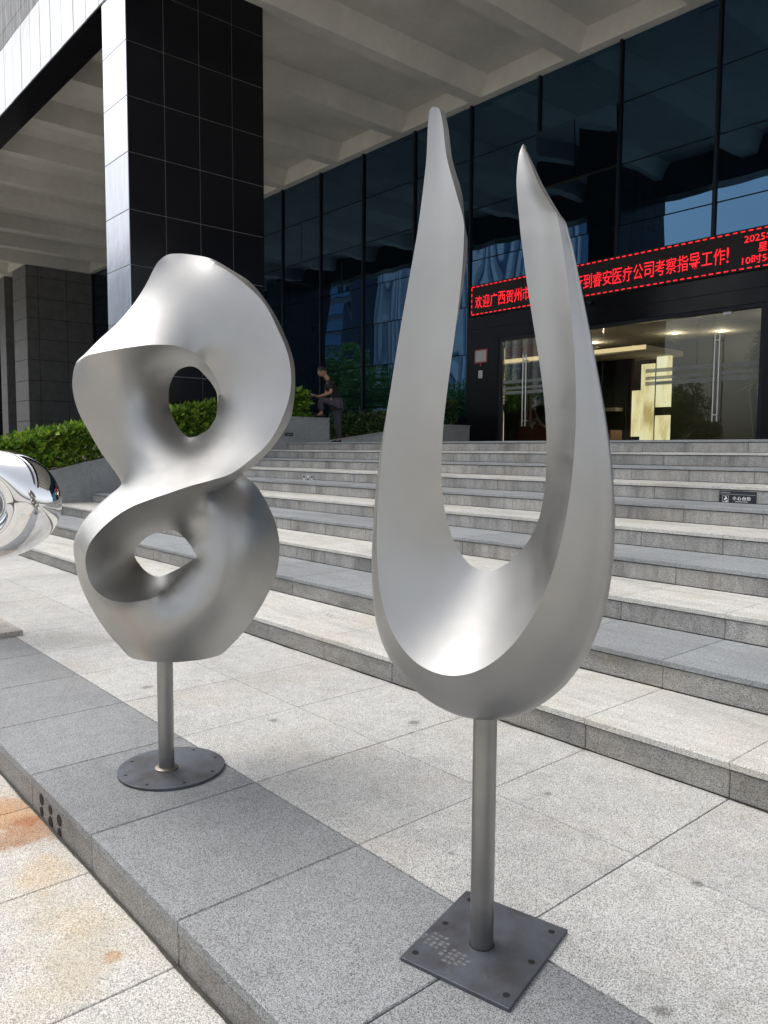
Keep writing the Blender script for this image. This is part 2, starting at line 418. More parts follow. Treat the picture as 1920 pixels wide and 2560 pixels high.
# drain grates in risers
hb('riser_grate', st, -7.325, -7.108, 5.147-.006, 5.147, -.350, -.281, M['greyprint'], ax='-y')
for i in range(3):
    for j in range(2):
        xx = -7.29+i*.075; zz = -.302-j*.03
        V = [(xx*S+.020*math.cos(t), (5.147-.0075)*S, (zz+1)*S+.017*math.sin(t)) for t in np.linspace(0, 2*math.pi, 14, endpoint=False)]
        mesh_obj('grate_hole', V, [tuple(range(14))], M['white'] if (i+j) % 2 else M['hole'], st)
# ================================================================== LEFT PLANTER, WALL AND HEDGE
wz = lambda y: min(.500, -.261+.2256*(y-3.204)) if y < 6.66 else .500
pl = empty('planter_wall', P(XL, 4, PLAT-.7), label='grey granite planter wall climbing beside the left end of the stairs', cat='planter wall')
pl.location = (0, 0, 0)
ye = [1.9]+[3.66+.58*i-1.16 for i in range(0, 8)]+[6.66, 7.04, 7.403]
ye = [1.9, 2.49, 3.07, 3.66, 4.25, 4.84, 5.43, 6.02, 6.62, 7.02, 7.403]
for i in range(len(ye)-1):
    a, b = ye[i]+.001, ye[i+1]-.001; za, zb = wz(a), wz(b)
    for nm, x0, x1, d0, d1, mt in (('wall_slab', XL-.08, XL, -1.2, -.022, M['wallgran']), ('coping_slab', XL-.17, XL+.006, -.0215, 0, M['wallgran'])):
        z0a, z0b = (-1.02, -1.02) if nm == 'wall_slab' else (za+d0, zb+d0)
        V = [P(x0, a, z0a), P(x1, a, z0a), P(x1, b, z0b), P(x0, b, z0b), P(x0, a, za+d1), P(x1, a, za+d1), P(x1, b, zb+d1), P(x0, b, zb+d1)]
        mesh_obj(nm, V, [(0, 3, 2, 1), (4, 5, 6, 7), (0, 1, 5, 4), (1, 2, 6, 5), (2, 3, 7, 6), (3, 0, 4, 7)], mt, pl)
hb('end_slab', pl, -11.6, XL-.081, 7.34, 7.400, PLAT-.02, .478, M['wallgran'], ax='y')
hb('end_coping', pl, -11.6, XL-.171, 7.24, 7.405, .4785, .500, M['wallgran'])
V = [P(-14, 1.9, wz(1.9)-.06), P(XL-.08, 1.9, wz(1.9)-.06), P(XL-.08, 6.66, .44), P(-14, 6.66, .44), P(XL-.08, 7.34, .44), P(-14, 7.34, .44)]
mesh_obj('soil', V, [(0, 1, 2, 3), (3, 2, 4, 5)], M['soil'], pl)
pq = empty('wall_plaque', (0, 0, 0), label='small dark plaque with faded characters low on the grey planter wall', cat='plaque')
hb('plate', pq, XL, XL+.006, 6.565, 6.715, .206, .254, M['sign'], ax='x')
for i in range(4):
    hb('faded_mark', pq, XL+.0065, XL+.0075, 6.595+i*.027, 6.608+i*.027, .222, .240, M['greyprint'], ax='x')
def leaves(name, pts, nrm, size, mat, parent, var=.35, **k):
    n = len(pts); a = rng.normal(size=(n, 3))*.75+nrm*.8; a /= np.linalg.norm(a, axis=1)[:, None]
    b = np.cross(a, rng.normal(size=(n, 3))); b /= np.linalg.norm(b, axis=1)[:, None]
    c = np.cross(a, b)            # a: leaf axis ; b: width ; c: normal
    L = size*(1+var*rng.uniform(-1, 1, n))[:, None]; W = L*.24
    p0 = pts; p1 = pts+a*L*.5+b*W+c*L*.06; p2 = pts+a*L; p3 = pts+a*L*.5-b*W+c*L*.06; p4 = pts+a*L*.52-c*L*.02
    V = np.stack([p0, p1, p2, p3, p4], 1).reshape(-1, 3); idx = np.arange(n)*5
    F = np.concatenate([np.stack([idx+q, idx+w_, idx+4], 1) for q, w_ in ((0, 1), (1, 2), (2, 3), (3, 0))])
    me = bpy.data.meshes.new(name); me.vertices.add(len(V)); me.vertices.foreach_set('co', V.ravel())
    me.loops.add(len(F)*3); me.loops.foreach_set('vertex_index', F.ravel().astype(np.int32)); me.polygons.add(len(F))
    me.polygons.foreach_set('loop_start', np.arange(0, len(F)*3, 3, dtype=np.int32)); me.polygons.foreach_set('loop_total', np.full(len(F), 3, np.int32))
    me.update(); me.materials.append(mat)
    return link(name, me, parent, **k)
def twigs(name, pts, h, parent):
    V, F = [], []
    for p in pts:
        p = Vector(p); d = Vector((random.uniform(-.3, .3), random.uniform(-.3, .3), 1)).normalized()*h*random.uniform(.7, 1)
        for q, r in ((p, .008), (p+d, .004)):
            for t in range(3): V.append(q+Vector((math.cos(t*2.09), math.sin(t*2.09), 0))*r)
        i = len(V)-6
        for t in range(3): F.append((i+t, i+(t+1) % 3, i+3+(t+1) % 3, i+3+t))
    return mesh_obj(name, V, F, M['bark'], parent)
def hedge(name, label, x0, x1, y0, y1, base, top, n, size, mat, **k):
    root = empty(name, (0, 0, 0), label=label, cat='hedge')
    lump = lambda u, v: .035*np.sin(u*2.7+1)+.03*np.sin(v*3.9)+.025*np.sin(u*6.1+v*5.3)
    u = rng.uniform(x0, x1, n); v = rng.uniform(y0, y1, n)
    bz = np.array([base(a, b) for a, b in zip(u, v)]); tz = np.array([top(a, b) for a, b in zip(u, v)])+lump(u, v)
    # bias to the shell: pick top, or the sides
    s = rng.uniform(size=n); h = rng.uniform(0, 1, n)**.8
    topm = s < .45; zz = np.where(topm, tz-rng.exponential(.035, n), bz+(tz-bz)*h)
    side = ~topm; q = rng.uniform(size=n); dep = rng.exponential(.05, n)
    bul = .03*np.sin(zz*11+v*7)
    u = np.where(side & (q < .55), x1-dep+bul, u); v = np.where(side & (q > .55) & (q < .78), y0+dep, v); v = np.where(side & (q >= .78), y1-dep, v)
    if k.get('front') == 'y': v = np.where(side & (q < .55), y0+dep, v); u = np.where(side & (q < .55), rng.uniform(x0, x1, n), u)
    pts = np.stack([u*S, v*S, (zz+1)*S], 1)
    nr = np.zeros((n, 3)); nr[:, 2] = .7; nr[side & (q < .55), 0] = .8; nr[side, 2] = .35
    leaves('foliage', pts, nr, size, mat, root, kind='stuff', var=.5)
    tp = [P(random.uniform(x0, x1), random.uniform(y0, y1), 0) for _ in range(int((x1-x0)*(y1-y0)*40)+30)]
    tp = [(p[0], p[1], (base(p[0]/S, p[1]/S)+1)*S) for p in tp]
    twigs('stems', tp, .35*S*.8, root)['kind'] = 'stuff'
    return root
hedge('hedge', 'bright green leafy hedge growing in the sloping planter left of the stairs', -10.75, -9.93, 2.0, 7.06, lambda x, y: wz(y)-.05, lambda x, y: wz(y)+.40-.02*max(0, y-5)+.05*max(0, 4-y), 24000, .135, M['leaf'])
# ================================================================== COLUMN, FASCIA AND CANOPY
cx0, cx1, cy0, cy1 = -11.09, -10.30, 4.44, 6.54
colm = empty('portico_column', (0, 0, 0), label='tall square column, black granite side and bright metal front, behind the twisted sculpture', cat='column')
hb('core', colm, cx0+.012, cx1-.012, cy0+.012, cy1-.012, -1.0, 7.2, M['col_joint'], c=.001)
cz = [2.4643-.724*i for i in range(6, 0, -1)]+[2.4643, 3.187, 3.931, 4.648, 5.350, 6.08, 6.80, 7.5]
for i in range(len(cz)-1):
    for j in range(4):
        yy = cy0+(cy1-cy0)*j/4; hb('black_tile', colm, cx1-.02, cx1, yy, yy+(cy1-cy0)/4, cz[i], cz[i+1], M['black'], ax='x', g=.0065, jit=.0012)
        hb('black_tile', colm, cx0, cx0+.02, yy, yy+(cy1-cy0)/4, cz[i], cz[i+1], M['black'], ax='-x', g=.0035)
    hb('metal_panel', colm, cx0+.001, cx1-.002, cy0-.004, cy0+.0115, cz[i], cz[i+1], M['colmetal'], ax='-y', g=.004, c=.006)
    hb('back_tile', colm, cx0+.001, cx1-.002, cy1-.011, cy1+.004, cz[i], cz[i+1], M['black'], ax='y', g=.0035)
# second column further along the front, out of frame but mirrored in the glass
col2 = empty('portico_column', (0, 0, 0), label='far square column at the left end of the canopy front', cat='column')
hb('core', col2, -25.0, -24.2, cy0, cy1, -1.0, 6.12, M['col_joint'])
for i in range(len(cz)-2):
    for j in range(4):
        yy = cy0+(cy1-cy0)*j/4; hb('black_tile', col2, -24.2, -24.19, yy, yy+(cy1-cy0)/4, cz[i], min(cz[i+1], 6.1), M['black'], ax='x', g=.0035)
canopy = empty('entrance_canopy', (0, 0, 0), label='deep concrete entrance canopy with ribbed soffit and white panel fascia over the stairs', cat='canopy')
ZB = 6.10
hb('light_block_slab', canopy, -48, 6, cy0+.05, YF+1.5, 6.885, 8.6, M['soffit'])  # unseen slab added above the soffit to block sky light
hb('front_beam', canopy, -48, cx0-.002, cy0+.02, 4.897, ZB+.012, 7.0, M['black'], ax='-z')
hb('front_beam', canopy, cx1+.002, 6, cy0+.02, 4.897, ZB+.012, 7.0, M['black'], ax='-z')
for i in range(110):
    a, b = -48+.49*i, -48+.49*(i+1)
    if (a > cx0-.3 and b < cx1+.3): continue
    hb('soffit_tile', canopy, a, b, cy0+.0, 4.897, ZB, ZB+.0115, M['black'], ax='-z', g=.001)
for k in range(-36, 76):
    a = -11.14-.4915*(k+1); b = a+.4915
    if a > 6: continue
    hb('fascia_panel', canopy, a, b, cy0-.018, cy0-.0005, ZB-.004, 7.19, M['fascia'], ax='-y', g=.009, c=.004, jit=.003)
hb('fascia_backing', canopy, -48, 6, cy0, cy0+.05, 6.115, 8.5, M['dark_gap'], ax='-y')
for r in range(4):
    z0, z1 = 7.20+.37*r-.11*(r > 0), 7.20+.37*(r+1)-.11
    for k in range(0, 40):
        a = -11.14-.4915*(k-8)/1; 
        if a < -34 or a > 2: continue
        for h2 in (0, .24575):
            hb('stone_panel', canopy, a+h2, a+h2+.24575, cy0-.012, cy0-.0005, z0, z1, M['upper'], ax='-y', g=.003, jit=.002)
# soffit: slab, edge beam, cross ribs
hb('soffit_slab', canopy, -48, 6, 4.897, YF+.5, 6.86, 6.884, M['soffit'], ax='-z')
hb('edge_beam', canopy, -48, 6, 11.13, YF+.3, 6.50, 6.859, M['soffit'], ax='-z', c=.01)
hb('edge_beam', canopy, -48, -29.6, 8.9, 11.129, 6.50, 6.859, M['soffit'], ax='-z', c=.01)
for k in range(-7, 11):
    xr = -10.28-2.155*k
    if xr > 5 or xr < -32: continue
    # haunched rib: wider at the top
    w0, w1 = .14, .30
    V = [P(xr-w0, 4.9, 6.49), P(xr+w0, 4.9, 6.49), P(xr+w0, 11.129, 6.49), P(xr-w0, 11.129, 6.49), P(xr-w1, 4.9, 6.859), P(xr+w1, 4.9, 6.859), P(xr+w1, 11.129, 6.859), P(xr-w1, 11.129, 6.859)]
    mesh_obj('soffit_rib', V, [(0, 3, 2, 1), (4, 5, 6, 7), (0, 1, 5, 4), (1, 2, 6, 5), (2, 3, 7, 6), (3, 0, 4, 7)], M['soffit'], canopy)
# ================================================================== FACADE
fac = empty('glass_facade', (0, 0, 0), label='dark blue tinted glass curtain wall of the building above and left of the entrance', cat='facade')
mx = [-29.6, -28.2, -26.5, -24.9, -23.3, -21.7, -20.1, -18.52, -16.92, -15.31, -13.72, -12.06, -10.50, -8.90, -7.29, -5.68, -4.08, -2.48, -.88, .72, 2.3]
hz = [PLAT, .943, 1.86, 2.77, 3.62, 4.575, 5.53, 6.50]
OPEN = (13, 5)
for i in range(len(mx)-1):
    for j in range(len(hz)-1):
        if mx[i] >= -10.6 and mx[i] < -4 and j < 3: continue
        a, b = mx[i], mx[i+1]
        if (i, j) == OPEN:
            # top hung sash, opened outwards
            for q, (u0, u1) in enumerate(((a, (a+b)/2), ((a+b)/2, b))):
                wdt = (u1-u0)*S-.03; ht = (hz[j+1]-hz[j])*S-.03
                me = box_mesh(wdt, .03, ht, M['glass'], '-y', .002)
                o = link('open_sash', me, fac); ang = R(4)
                o.rotation_euler = (ang, 0, 0); c0 = P((u0+u1)/2, YF-.03, hz[j+1])
                o.location = c0+Vector((0, -math.sin(ang)*ht/2, -math.cos(ang)*ht/2-.015))
            hb('dark_opening', fac, a, b, YF+.03, YF+.06, hz[j], hz[j+1], M['dark_gap'], ax='-y')
            continue
        o = hb('glass_pane', fac, a, b, YF, YF+.02, hz[j], hz[j+1], M['glass'], ax='-y', g=.012, c=.002)
        o.rotation_euler = (R(random.uniform(-.22, .22)), 0, R(random.uniform(-.22, .22)))
for i, m in enumerate(mx):
    z0 = 3.13 if -10.4 < m < -4 else PLAT
    hb('mullion', fac, m-.022, m+.022, YF-.045, YF-.002, z0, 6.5, M['mullion'], ax='-y', c=.006)
hb('wall_backing', fac, -29.6, -10.5, YF+.06, YF+.2, PLAT, 6.6, M['dark_gap'], ax='-y')
hb('wall_backing', fac, -10.5, 3, YF+.06, YF+.2, 2.6, 6.6, M['dark_gap'], ax='-y')
for (i, j) in ((8, 5), (9, 4), (7, 3)):
    m = (mx[i]+mx[i+1])/2; hb('transom', fac, m-.008, m+.008, YF-.008, YF-.001, hz[j], hz[j+1], M['mullion'], ax='-y')
# left piers
pr = empty('tiled_pier', (0, 0, 0), label='grey tiled pier under the canopy at far left behind the hedge', cat='pier')
hb('core', pr, -31.15, -29.67, 8.94, YF+.3, PLAT-.6, 6.49, M['dark_gap'])
pz = [6.49, 6.108, 5.364, 4.655, 3.913, 3.18, 2.44, 1.723, .986, .26, -.45]
for i in range(len(pz)-1):
    hb('pier_tile', pr, -31.17, -29.652, 8.915, 8.94, pz[i+1], pz[i], M['pier'], ax='-y', g=.013)
    for a, b in ((8.915, 9.33), (9.33, 10.332), (10.332, 11.27)):
        hb('pier_tile', pr, -29.67, -29.65, a, b, pz[i+1], pz[i], M['pier'], ax='x', g=.013, jit=.003)
pr2 = empty('tiled_pier', (0, 0, 0), label='second grey tiled pier past the dark window slot at the left picture edge', cat='pier')
hb('core', pr2, -48, -32.25, 8.94, YF+.3, PLAT-.6, 6.49, M['dark_gap'])
for i in range(len(pz)-1):
    hb('pier_tile', pr2, -34.5, -32.23, 8.915, 8.94, pz[i+1], pz[i], M['pier'], ax='-y', g=.006)
    hb('pier_tile', pr2, -32.25, -32.23, 8.915, YF, pz[i+1], pz[i], M['pier'], ax='x', g=.006)
wn = empty('slot_window', (0, 0, 0), label='narrow dark window slot between the two grey tiled piers', cat='window')
for i in range(7):
    hb('pane', wn, -32.2, -31.2, 9.6, 9.63, PLAT+i*.91, PLAT+(i+1)*.91, M['glass'], ax='-y', g=.02)
hb('frame', wn, -32.22, -31.18, 9.63, 9.66, PLAT-.3, 6.49, M['mullion'], ax='-y')
# ================================================================== SECOND PLANTER BEFORE THE GLASS
p2 = empty('ramp_planter', (0, 0, 0), label='low grey planter with a rising top in front of the glass wall', cat='planter wall')
z2 = lambda x: .215+.0873*(x+12.389) if x < -9.75 else .444
xe = [-15.2, -14.2, -13.2, -12.2, -11.2, -10.2, -9.75, -9.4]
for i in range(len(xe)-1):
    a, b = xe[i]+.001, xe[i+1]-.001; za, zb = z2(a), z2(b)
    for nm, y0, y1, lo, d1 in (('wall_slab', 9.5, 9.56, None, -.02), ('coping_slab', 9.49, 9.64, -.0195, 0)):
        l0, l1 = (PLAT-.02, PLAT-.02) if lo is None else (za+lo, zb+lo)
        V = [P(a, y0, l0), P(b, y0, l1), P(b, y1, l1), P(a, y1, l0), P(a, y0, za+d1), P(b, y0, zb+d1), P(b, y1, zb+d1), P(a, y1, za+d1)]
        mesh_obj(nm, V, [(0, 3, 2, 1), (4, 5, 6, 7), (0, 1, 5, 4), (1, 2, 6, 5), (2, 3, 7, 6), (3, 0, 4, 7)], M['wallgran'], p2)
hb('end_slab', p2, -9.46, -9.40, 9.561, 10.16, PLAT-.02, .424, M['wallgran'], ax='x')
hb('end_coping', p2, -9.54, -9.39, 9.641, 10.165, .4245, .444, M['wallgran'])
hb('back_slab', p2, -15.2, -9.461, 10.10, 10.16, PLAT-.02, .40, M['wallgran'], ax='-y')
hb('soil', p2, -15.2, -9.461, 9.641, 10.099, PLAT-.02, .2, M['soil'])
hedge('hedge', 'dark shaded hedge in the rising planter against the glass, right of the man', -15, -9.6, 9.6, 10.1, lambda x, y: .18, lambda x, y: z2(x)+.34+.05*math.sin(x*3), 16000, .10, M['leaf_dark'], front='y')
# ================================================================== ENTRANCE
en = empty('entrance_portal', (0, 0, 0), label='black stone entrance portal with clear glass doors below the red message board', cat='entrance')
hb('left_jamb', en, -10.50, -9.70, 11.235, YF+.1, PLAT, 2.54, M['black'], ax='-y')
hb('right_jamb', en, -4.86, -4.0, 11.235, YF+.1, PLAT, 2.54, M['black'], ax='-y')
hb('lintel', en, -9.699, -4.861, 11.235, YF+.1, 2.09, 2.54, M['black'], ax='-y')
hb('lintel_joint', en, -10.5, -4.0, 11.225, 11.234, 2.30, 2.306, M['mullion'], ax='-y')
hb('door_frame', en, -9.70, -9.64, 11.25, YF+.04, PLAT, 2.09, M['mullion'], ax='-y')
hb('door_frame', en, -4.92, -4.861, 11.25, YF+.04, PLAT, 2.09, M['mullion'], ax='-y')
hb('door_header', en, -9.64, -4.92, 11.25, YF+.04, 2.03, 2.09, M['mullion'], ax='-y')
dx = [-9.64, -8.96, -8.30, -7.50, -6.71, -5.865, -5.62, -4.92]
for i in range(7):
    hb('glass_door', en, dx[i], dx[i+1], YF, YF+.008, PLAT+.006, 2.03, M['door_glass'], ax='-y', g=.004)
def handle(x):
    h = empty('door_handle_set', (0, 0, 0)); h.parent = en
    for q in (-.035, .035):
        V = []
        for z_ in (.45, 1.73):
            for t in range(10):
                V.append(P(x+q, YF-.06, z_)+Vector((.017*math.cos(t*.628), .017*math.sin(t*.628), 0)))
        mesh_obj('bar', V, [(t, (t+1) % 10, 10+(t+1) % 10, 10+t) for t in range(10)]+[tuple(range(10))[::-1], tuple(range(10, 20))], M['satin'], h, smooth=False)
    for z_ in (.55, 1.63): hb('bracket', h, x-.05, x+.05, YF-.06, YF-.001, z_-.008, z_+.008, M['satin'])
handle(-9.08); handle(-5.53)
for i, z_ in enumerate((1.24, 1.13, 1.04)):
    hb('frosted_band', en, -9.63, -8.0, YF-.004, YF-.001, z_, z_+(.06 if i != 1 else .05), M['frost'], ax='-y')
    hb('frosted_band', en, -6.70, -4.93, YF-.004, YF-.001, z_, z_+(.06 if i != 1 else .05), M['frost'], ax='-y')
hb('lintel_plate', en, -5.48, -5.36, YF-.02, YF-.001, 1.99, 2.07, M['white_pl'], ax='-y')
# lobby
lob = empty('lobby', kind='structure')
LY = 15.6
hb('lobby_floor', lob, -13.5, -2.5, YF+.11, LY, PLAT-.02, PLAT+.001, M['floor_in'])
hb('lobby_ceiling', lob, -13.5, -2.5, YF+.11, LY, 2.34, 2.40, M['ceil_in'], ax='-z')
hb('lobby_back_wall', lob, -13.5, -2.5, LY, LY+.1, PLAT, 2.40, M['darkwall'], ax='-y')
hb('lobby_side_wall', lob, -13.6, -13.5, YF+.11, LY, PLAT, 2.40, M['brown'], ax='x')
hb('lobby_side_wall', lob, -2.5, -2.4, YF+.11, LY, PLAT, 2.40, M['darkwall'], ax='-x')
hb('timber_wall', lob, -11.8, -9.9, 13.9, 14.0, PLAT, 2.34, M['orange'], ax='-y')
hb('brown_wall', lob, -9.9, -8.55, 13.9, 14.0, PLAT, 2.1, M['brown'], ax='-y')
hb('dropped_ceiling', lob, -11.8, -7.70, 13.0, 14.3, 1.83, 1.93, M['ceil_in'], ax='-z')
hb('cove_light', lob, -11.8, -7.72, 12.99, 12.999, 1.86, 1.94, M['glow_soft'], ax='-y')
hb('backlit_strip', lob, -12.02, -11.84, 13.9, 13.95, PLAT+.01, 2.33, M['glow'], ax='-y')
for a, b, c, d in ((-8.53, -8.36, .30, 1.20), (-8.34, -8.07, PLAT+.01, 1.70), (-8.02, -7.72, PLAT+.01, .70), (-8.02, -7.72, .86, 1.30), (-8.02, -7.72, 1.34, 1.82)):
    hb('backlit_panel', lob, a, b, 13.9, 13.95, c, d, M['glow'], ax='-y')
for a, b, c, d in ((-9.7, -8.7, 1.05, 1.12),):
    hb('cream_shelf', lob, a, b, 13.6, 13.88, c-.25, d-.25, M['cream'])
hb('reception_counter', lob, -9.6, -8.6, 13.3, 13.7, PLAT, .42, M['orange'])
hb('dark_doorway', lob, -9.4, -8.62, 13.86, 13.89, .45, 1.6, M['darkwall'], ax='-y')
# round decoration on the timber wall
bm = bmesh.new(); bmesh.ops.create_circle(bm, segments=48, radius=.50*S, cap_ends=True)
o = bm_obj('round_mirror', bm, M['darkwall'], lob); o.rotation_euler = (R(90), 0, 0); o.location = P(-10.35, 13.86, 1.0)
bm = bmesh.new()
for i in range(48):
    t0, t1 = i*2*math.pi/48, (i+1)*2*math.pi/48; r0, r1 = .50*S, .55*S
    vs = [bm.verts.new((r*math.cos(t), r*math.sin(t), 0)) for r, t in ((r0, t0), (r1, t0), (r1, t1), (r0, t1))]; bm.faces.new(vs)
o = bm_obj('mirror_rim', bm, M['cream'], lob); o.rotation_euler = (R(90), 0, 0); o.location = P(-10.35, 13.85, 1.0)
for i, (xx, yy) in enumerate(((-8.95, 12.6), (-8.05, 14.6), (-7.3, 15.0), (-6.55, 12.6), (-9.9, 14.6), (-5.6, 13.8), (-10.9, 12.4))):
    pl_ = bpy.data.lights.new('downlight_glow', 'POINT'); pl_.energy = 13; pl_.color = (1, .80, .58); pl_.shadow_soft_size = .12
    po_ = bpy.data.objects.new('downlight_glow', pl_); COL.objects.link(po_); po_.location = P(xx, yy, 2.337)-Vector((0, 0, .16))
    lt = lathe('ceiling_downlight', [(.0, -.004), (.085, -.004), (.085, 0)], M['lamp'], None, 20, P(xx, yy, 2.337))
    tag(lt, ['round lit downlight above the doors, left of the steel prong gap', 'lit round downlight deep in the lobby ceiling', 'lit round downlight farthest back at right of the lobby', 'lit round downlight nearest the right glass door handle', 'lit downlight behind the timber wall top', 'lit downlight at the right end of the lobby', 'lit downlight over the left lobby plant'][i], 'downlight', 'round downlights in the lobby ceiling')
def dracaena(x, y, z0, hgt, n, label, spread=.55):
    r = empty('potted_plant', P(x, y, PLAT), label=label, cat='plant')
    lathe('pot', [(.13, 0), (.17, .3), (.24, .9), (.27, 1.18), (.25, 1.32), (.19, 1.36), (.19, 1.3), (.0, 1.28)], M['vase'], r, 32)
    V, F = [], []
    for i in range(n):
        az = random.uniform(0, 2*math.pi); el = random.uniform(-.1, 1.3); L = random.uniform(.35, .62); zb = 1.3+random.uniform(0, hgt)
        d = Vector((math.cos(az)*math.cos(el), math.sin(az)*math.cos(el), math.sin(el))); s_ = Vector((-math.sin(az), math.cos(az), 0))
        p = Vector((random.uniform(-.06, .06), random.uniform(-.06, .06), zb)); base = len(V)
        for q in range(5):
            t = q/4; c = p+d*L*t+Vector((0, 0, -.28*L*t*t*1.6)); wd = .045*(1-t)**.6+.001
            V += [c-s_*wd, c+s_*wd]
        for q in range(4): F.append((base+2*q, base+2*q+1, base+2*q+3, base+2*q+2))
    mesh_obj('leaves', V, F, M['plant_leaf'], r, kind='stuff')
    lathe('stem', [(.02, 1.25), (.02, 1.3+hgt)], M['bark'], r, 8)
dracaena(-10.98, 13.2, PLAT, 1.15, 380, 'leafy plant in a tall dark vase behind the left glass doors')
dracaena(-5.35, 12.4, PLAT, 1.05, 380, 'leafy plant in a tall dark vase behind the right door handle')
dracaena(-4.95, 11.75, PLAT, .95, 340, 'leafy plant in a dark vase at the right edge of the doors')
# notices on the jamb
nf = empty('framed_notice', (0, 0, 0), label='red framed notice on the black pillar left of the doors', cat='notice')
hb('frame', nf, -10.28, -9.96, 11.223, 11.233, 1.66, 1.92, M['red'], ax='-y')
hb('paper', nf, -10.255, -9.985, 11.219, 11.2225, 1.685, 1.895, M['paper'], ax='-y')
hb('seal', nf, -10.14, -10.11, 11.225, 11.233, 1.60, 1.655, M['red'], ax='-y')
sw = empty('card_reader', (0, 0, 0), label='small white card reader under the red framed notice', cat='card reader')
hb('body', sw, -10.17, -10.08, 11.215, 11.233, 1.38, 1.52, M['white_pl'], ax='-y', c=.004)
for i in range(3): hb('button_row', sw, -10.155, -10.095, 11.211, 11.2145, 1.40+i*.037, 1.418+i*.037, M['greyprint'], ax='-y')
cmr = empty('dome_camera', (0, 0, 0), label='small dark dome camera under the message board', cat='camera')
lathe('dome', [(.0, -.07), (.04, -.06), (.07, -.03), (.075, 0)], M['vase'], cmr, 20, P(-7.70, 11.17, 2.46)); hb('base', cmr, -7.76, -7.64, 11.11, 11.234, 2.461, 2.48, M['mullion'])
# LED board
led = empty('message_board', (0, 0, 0), label='long black electronic board with red Chinese lettering over the entrance', cat='message board')
LYF = 11.19
hb('housing', led, -10.38, -3.9, LYF, 11.24, 2.548, 3.125, M['led_box'], ax='-y')
hb('housing_rim', led, -10.40, -3.88, LYF+.02, 11.24, 2.5405, 2.5475, M['mullion'], ax='-y')
def text_obj(name, body, hgt, wid, cx, cz_, y, mat, parent, rot=(R(90), 0, 0), ext=.002, bold=.0):
    cu = bpy.data.curves.new(name, 'FONT'); cu.body = body; cu.size = 1; cu.extrude = ext; cu.offset = bold; cu.resolution_u = 2
    to = bpy.data.objects.new(name, cu); COL.objects.link(to)
    bpy.context.view_layer.update()
    me = bpy.data.meshes.new_from_object(to.evaluated_get(bpy.context.evaluated_depsgraph_get()))
    bpy.data.objects.remove(to); me.materials.clear(); me.materials.append(mat)
    co = np.empty(len(me.vertices)*3); me.vertices.foreach_get('co', co); co = co.reshape(-1, 3)
    mn, mxx = co.min(0), co.max(0); sz = mxx-mn
    co[:, 0] = (co[:, 0]-(mn[0]+mxx[0])/2)/sz[0]*wid; co[:, 1] = (co[:, 1]-(mn[1]+mxx[1])/2)/sz[1]*hgt
    me.vertices.foreach_set('co', co.ravel()); me.update()
    return link(name, me, parent, (cx, y, cz_), rot)
for i, ch in enumerate('欢迎广西贺州市'):
    text_obj('led_character', ch, .235*S, .165*S, (-10.165+.1885*i)*S, (2.80+1)*S, (LYF-.004)*S, M['led'], led, bold=-.004)
for i, ch in enumerate('行到睿安医疗公司考察指导工作'):
    text_obj('led_character', ch, .235*S if ch != '工' else .18*S, .165*S, (-7.935+.1855*i)*S, (2.81+1)*S, (LYF-.004)*S, M['led'], led, bold=-.004)
text_obj('led_character', '!', .22*S, .03*S, -5.40*S, (2.81+1)*S, (LYF-.004)*S, M['led'], led)
text_obj('led_date', '2025年', .125*S, .44*S, -4.95*S, (2.985+1)*S, (LYF-.004)*S, M['led'], led, bold=.0)
text_obj('led_weekday', '星', .12*S, .12*S, -4.91*S, (2.84+1)*S, (LYF-.004)*S, M['led'], led, bold=.0)
text_obj('led_time', '10时56', .12*S, .42*S, -4.98*S, (2.69+1)*S, (LYF-.004)*S, M['led'], led, bold=.0)
dm = {}
def dash(w_, h_, cx, cz_):
    k_ = (w_, h_)
    if k_ not in dm:
        dm[k_] = bpy.data.meshes.new('border_dash'); dm[k_].from_pydata([(-w_/2, 0, -h_/2), (w_/2, 0, -h_/2), (w_/2, 0, h_/2), (-w_/2, 0, h_/2)], [], [(0, 1, 2, 3)]); dm[k_].materials.append(M['led'])
    link('border_dash', dm[k_], led, P(cx, LYF-.004, cz_))
for i in range(58):
    for zz in (3.093, 2.580): dash(.092, .023, -10.30+i*.111, zz)
for i in range(5): dash(.023, .085, -10.337, 2.63+i*.105)
# step warning sign on the eighth riser (level with riser 7)
sg = empty('step_warning_sign', (0, 0, 0), label='black step warning sign with white Chinese text on a riser at right', cat='sign')
yS = 5.147
hb('plate', sg, -2.477, -2.230, yS-.006, yS-.0005, -.336, -.256, M['sign'], ax='-y')
yT = (yS-.0075)*S
hb('line', sg, -2.474, -2.233, yS-.0078, yS-.0064, -.2795, -.2765, M['greyprint'], ax='-y')
for i, ch in enumerate('小心台阶'): text_obj('character', ch, .036, .036, (-2.370+.0315*i)*S, (-.303+1)*S, yT, M['white'], sg, bold=.02)
text_obj('caption', 'BEWARE STEPS', .0095, .115, -2.323*S, (-.3245+1)*S, yT, M['white'], sg)
for i in range(9): hb('small_print', sg, -2.466+.0075*i, -2.466+.0075*i+.0055, yS-.0078, yS-.0064, -.2715, -.2645, M['greyprint'], ax='-y')
for a, b, c, d in ((-2.452, -2.4505, -.331, -.288), (-2.4115, -2.410, -.331, -.288), (-2.452, -2.410, -.331, -.3295), (-2.452, -2.410, -.2895, -.288)): hb('pictogram_frame', sg, a, b, yS-.0078, yS-.0064, c, d, M['white'], ax='-y')
def poly(name, pts, y, mat, parent): return mesh_obj(name, [P(a, y, b) for a, b in pts], [tuple(range(len(pts)))], mat, parent)
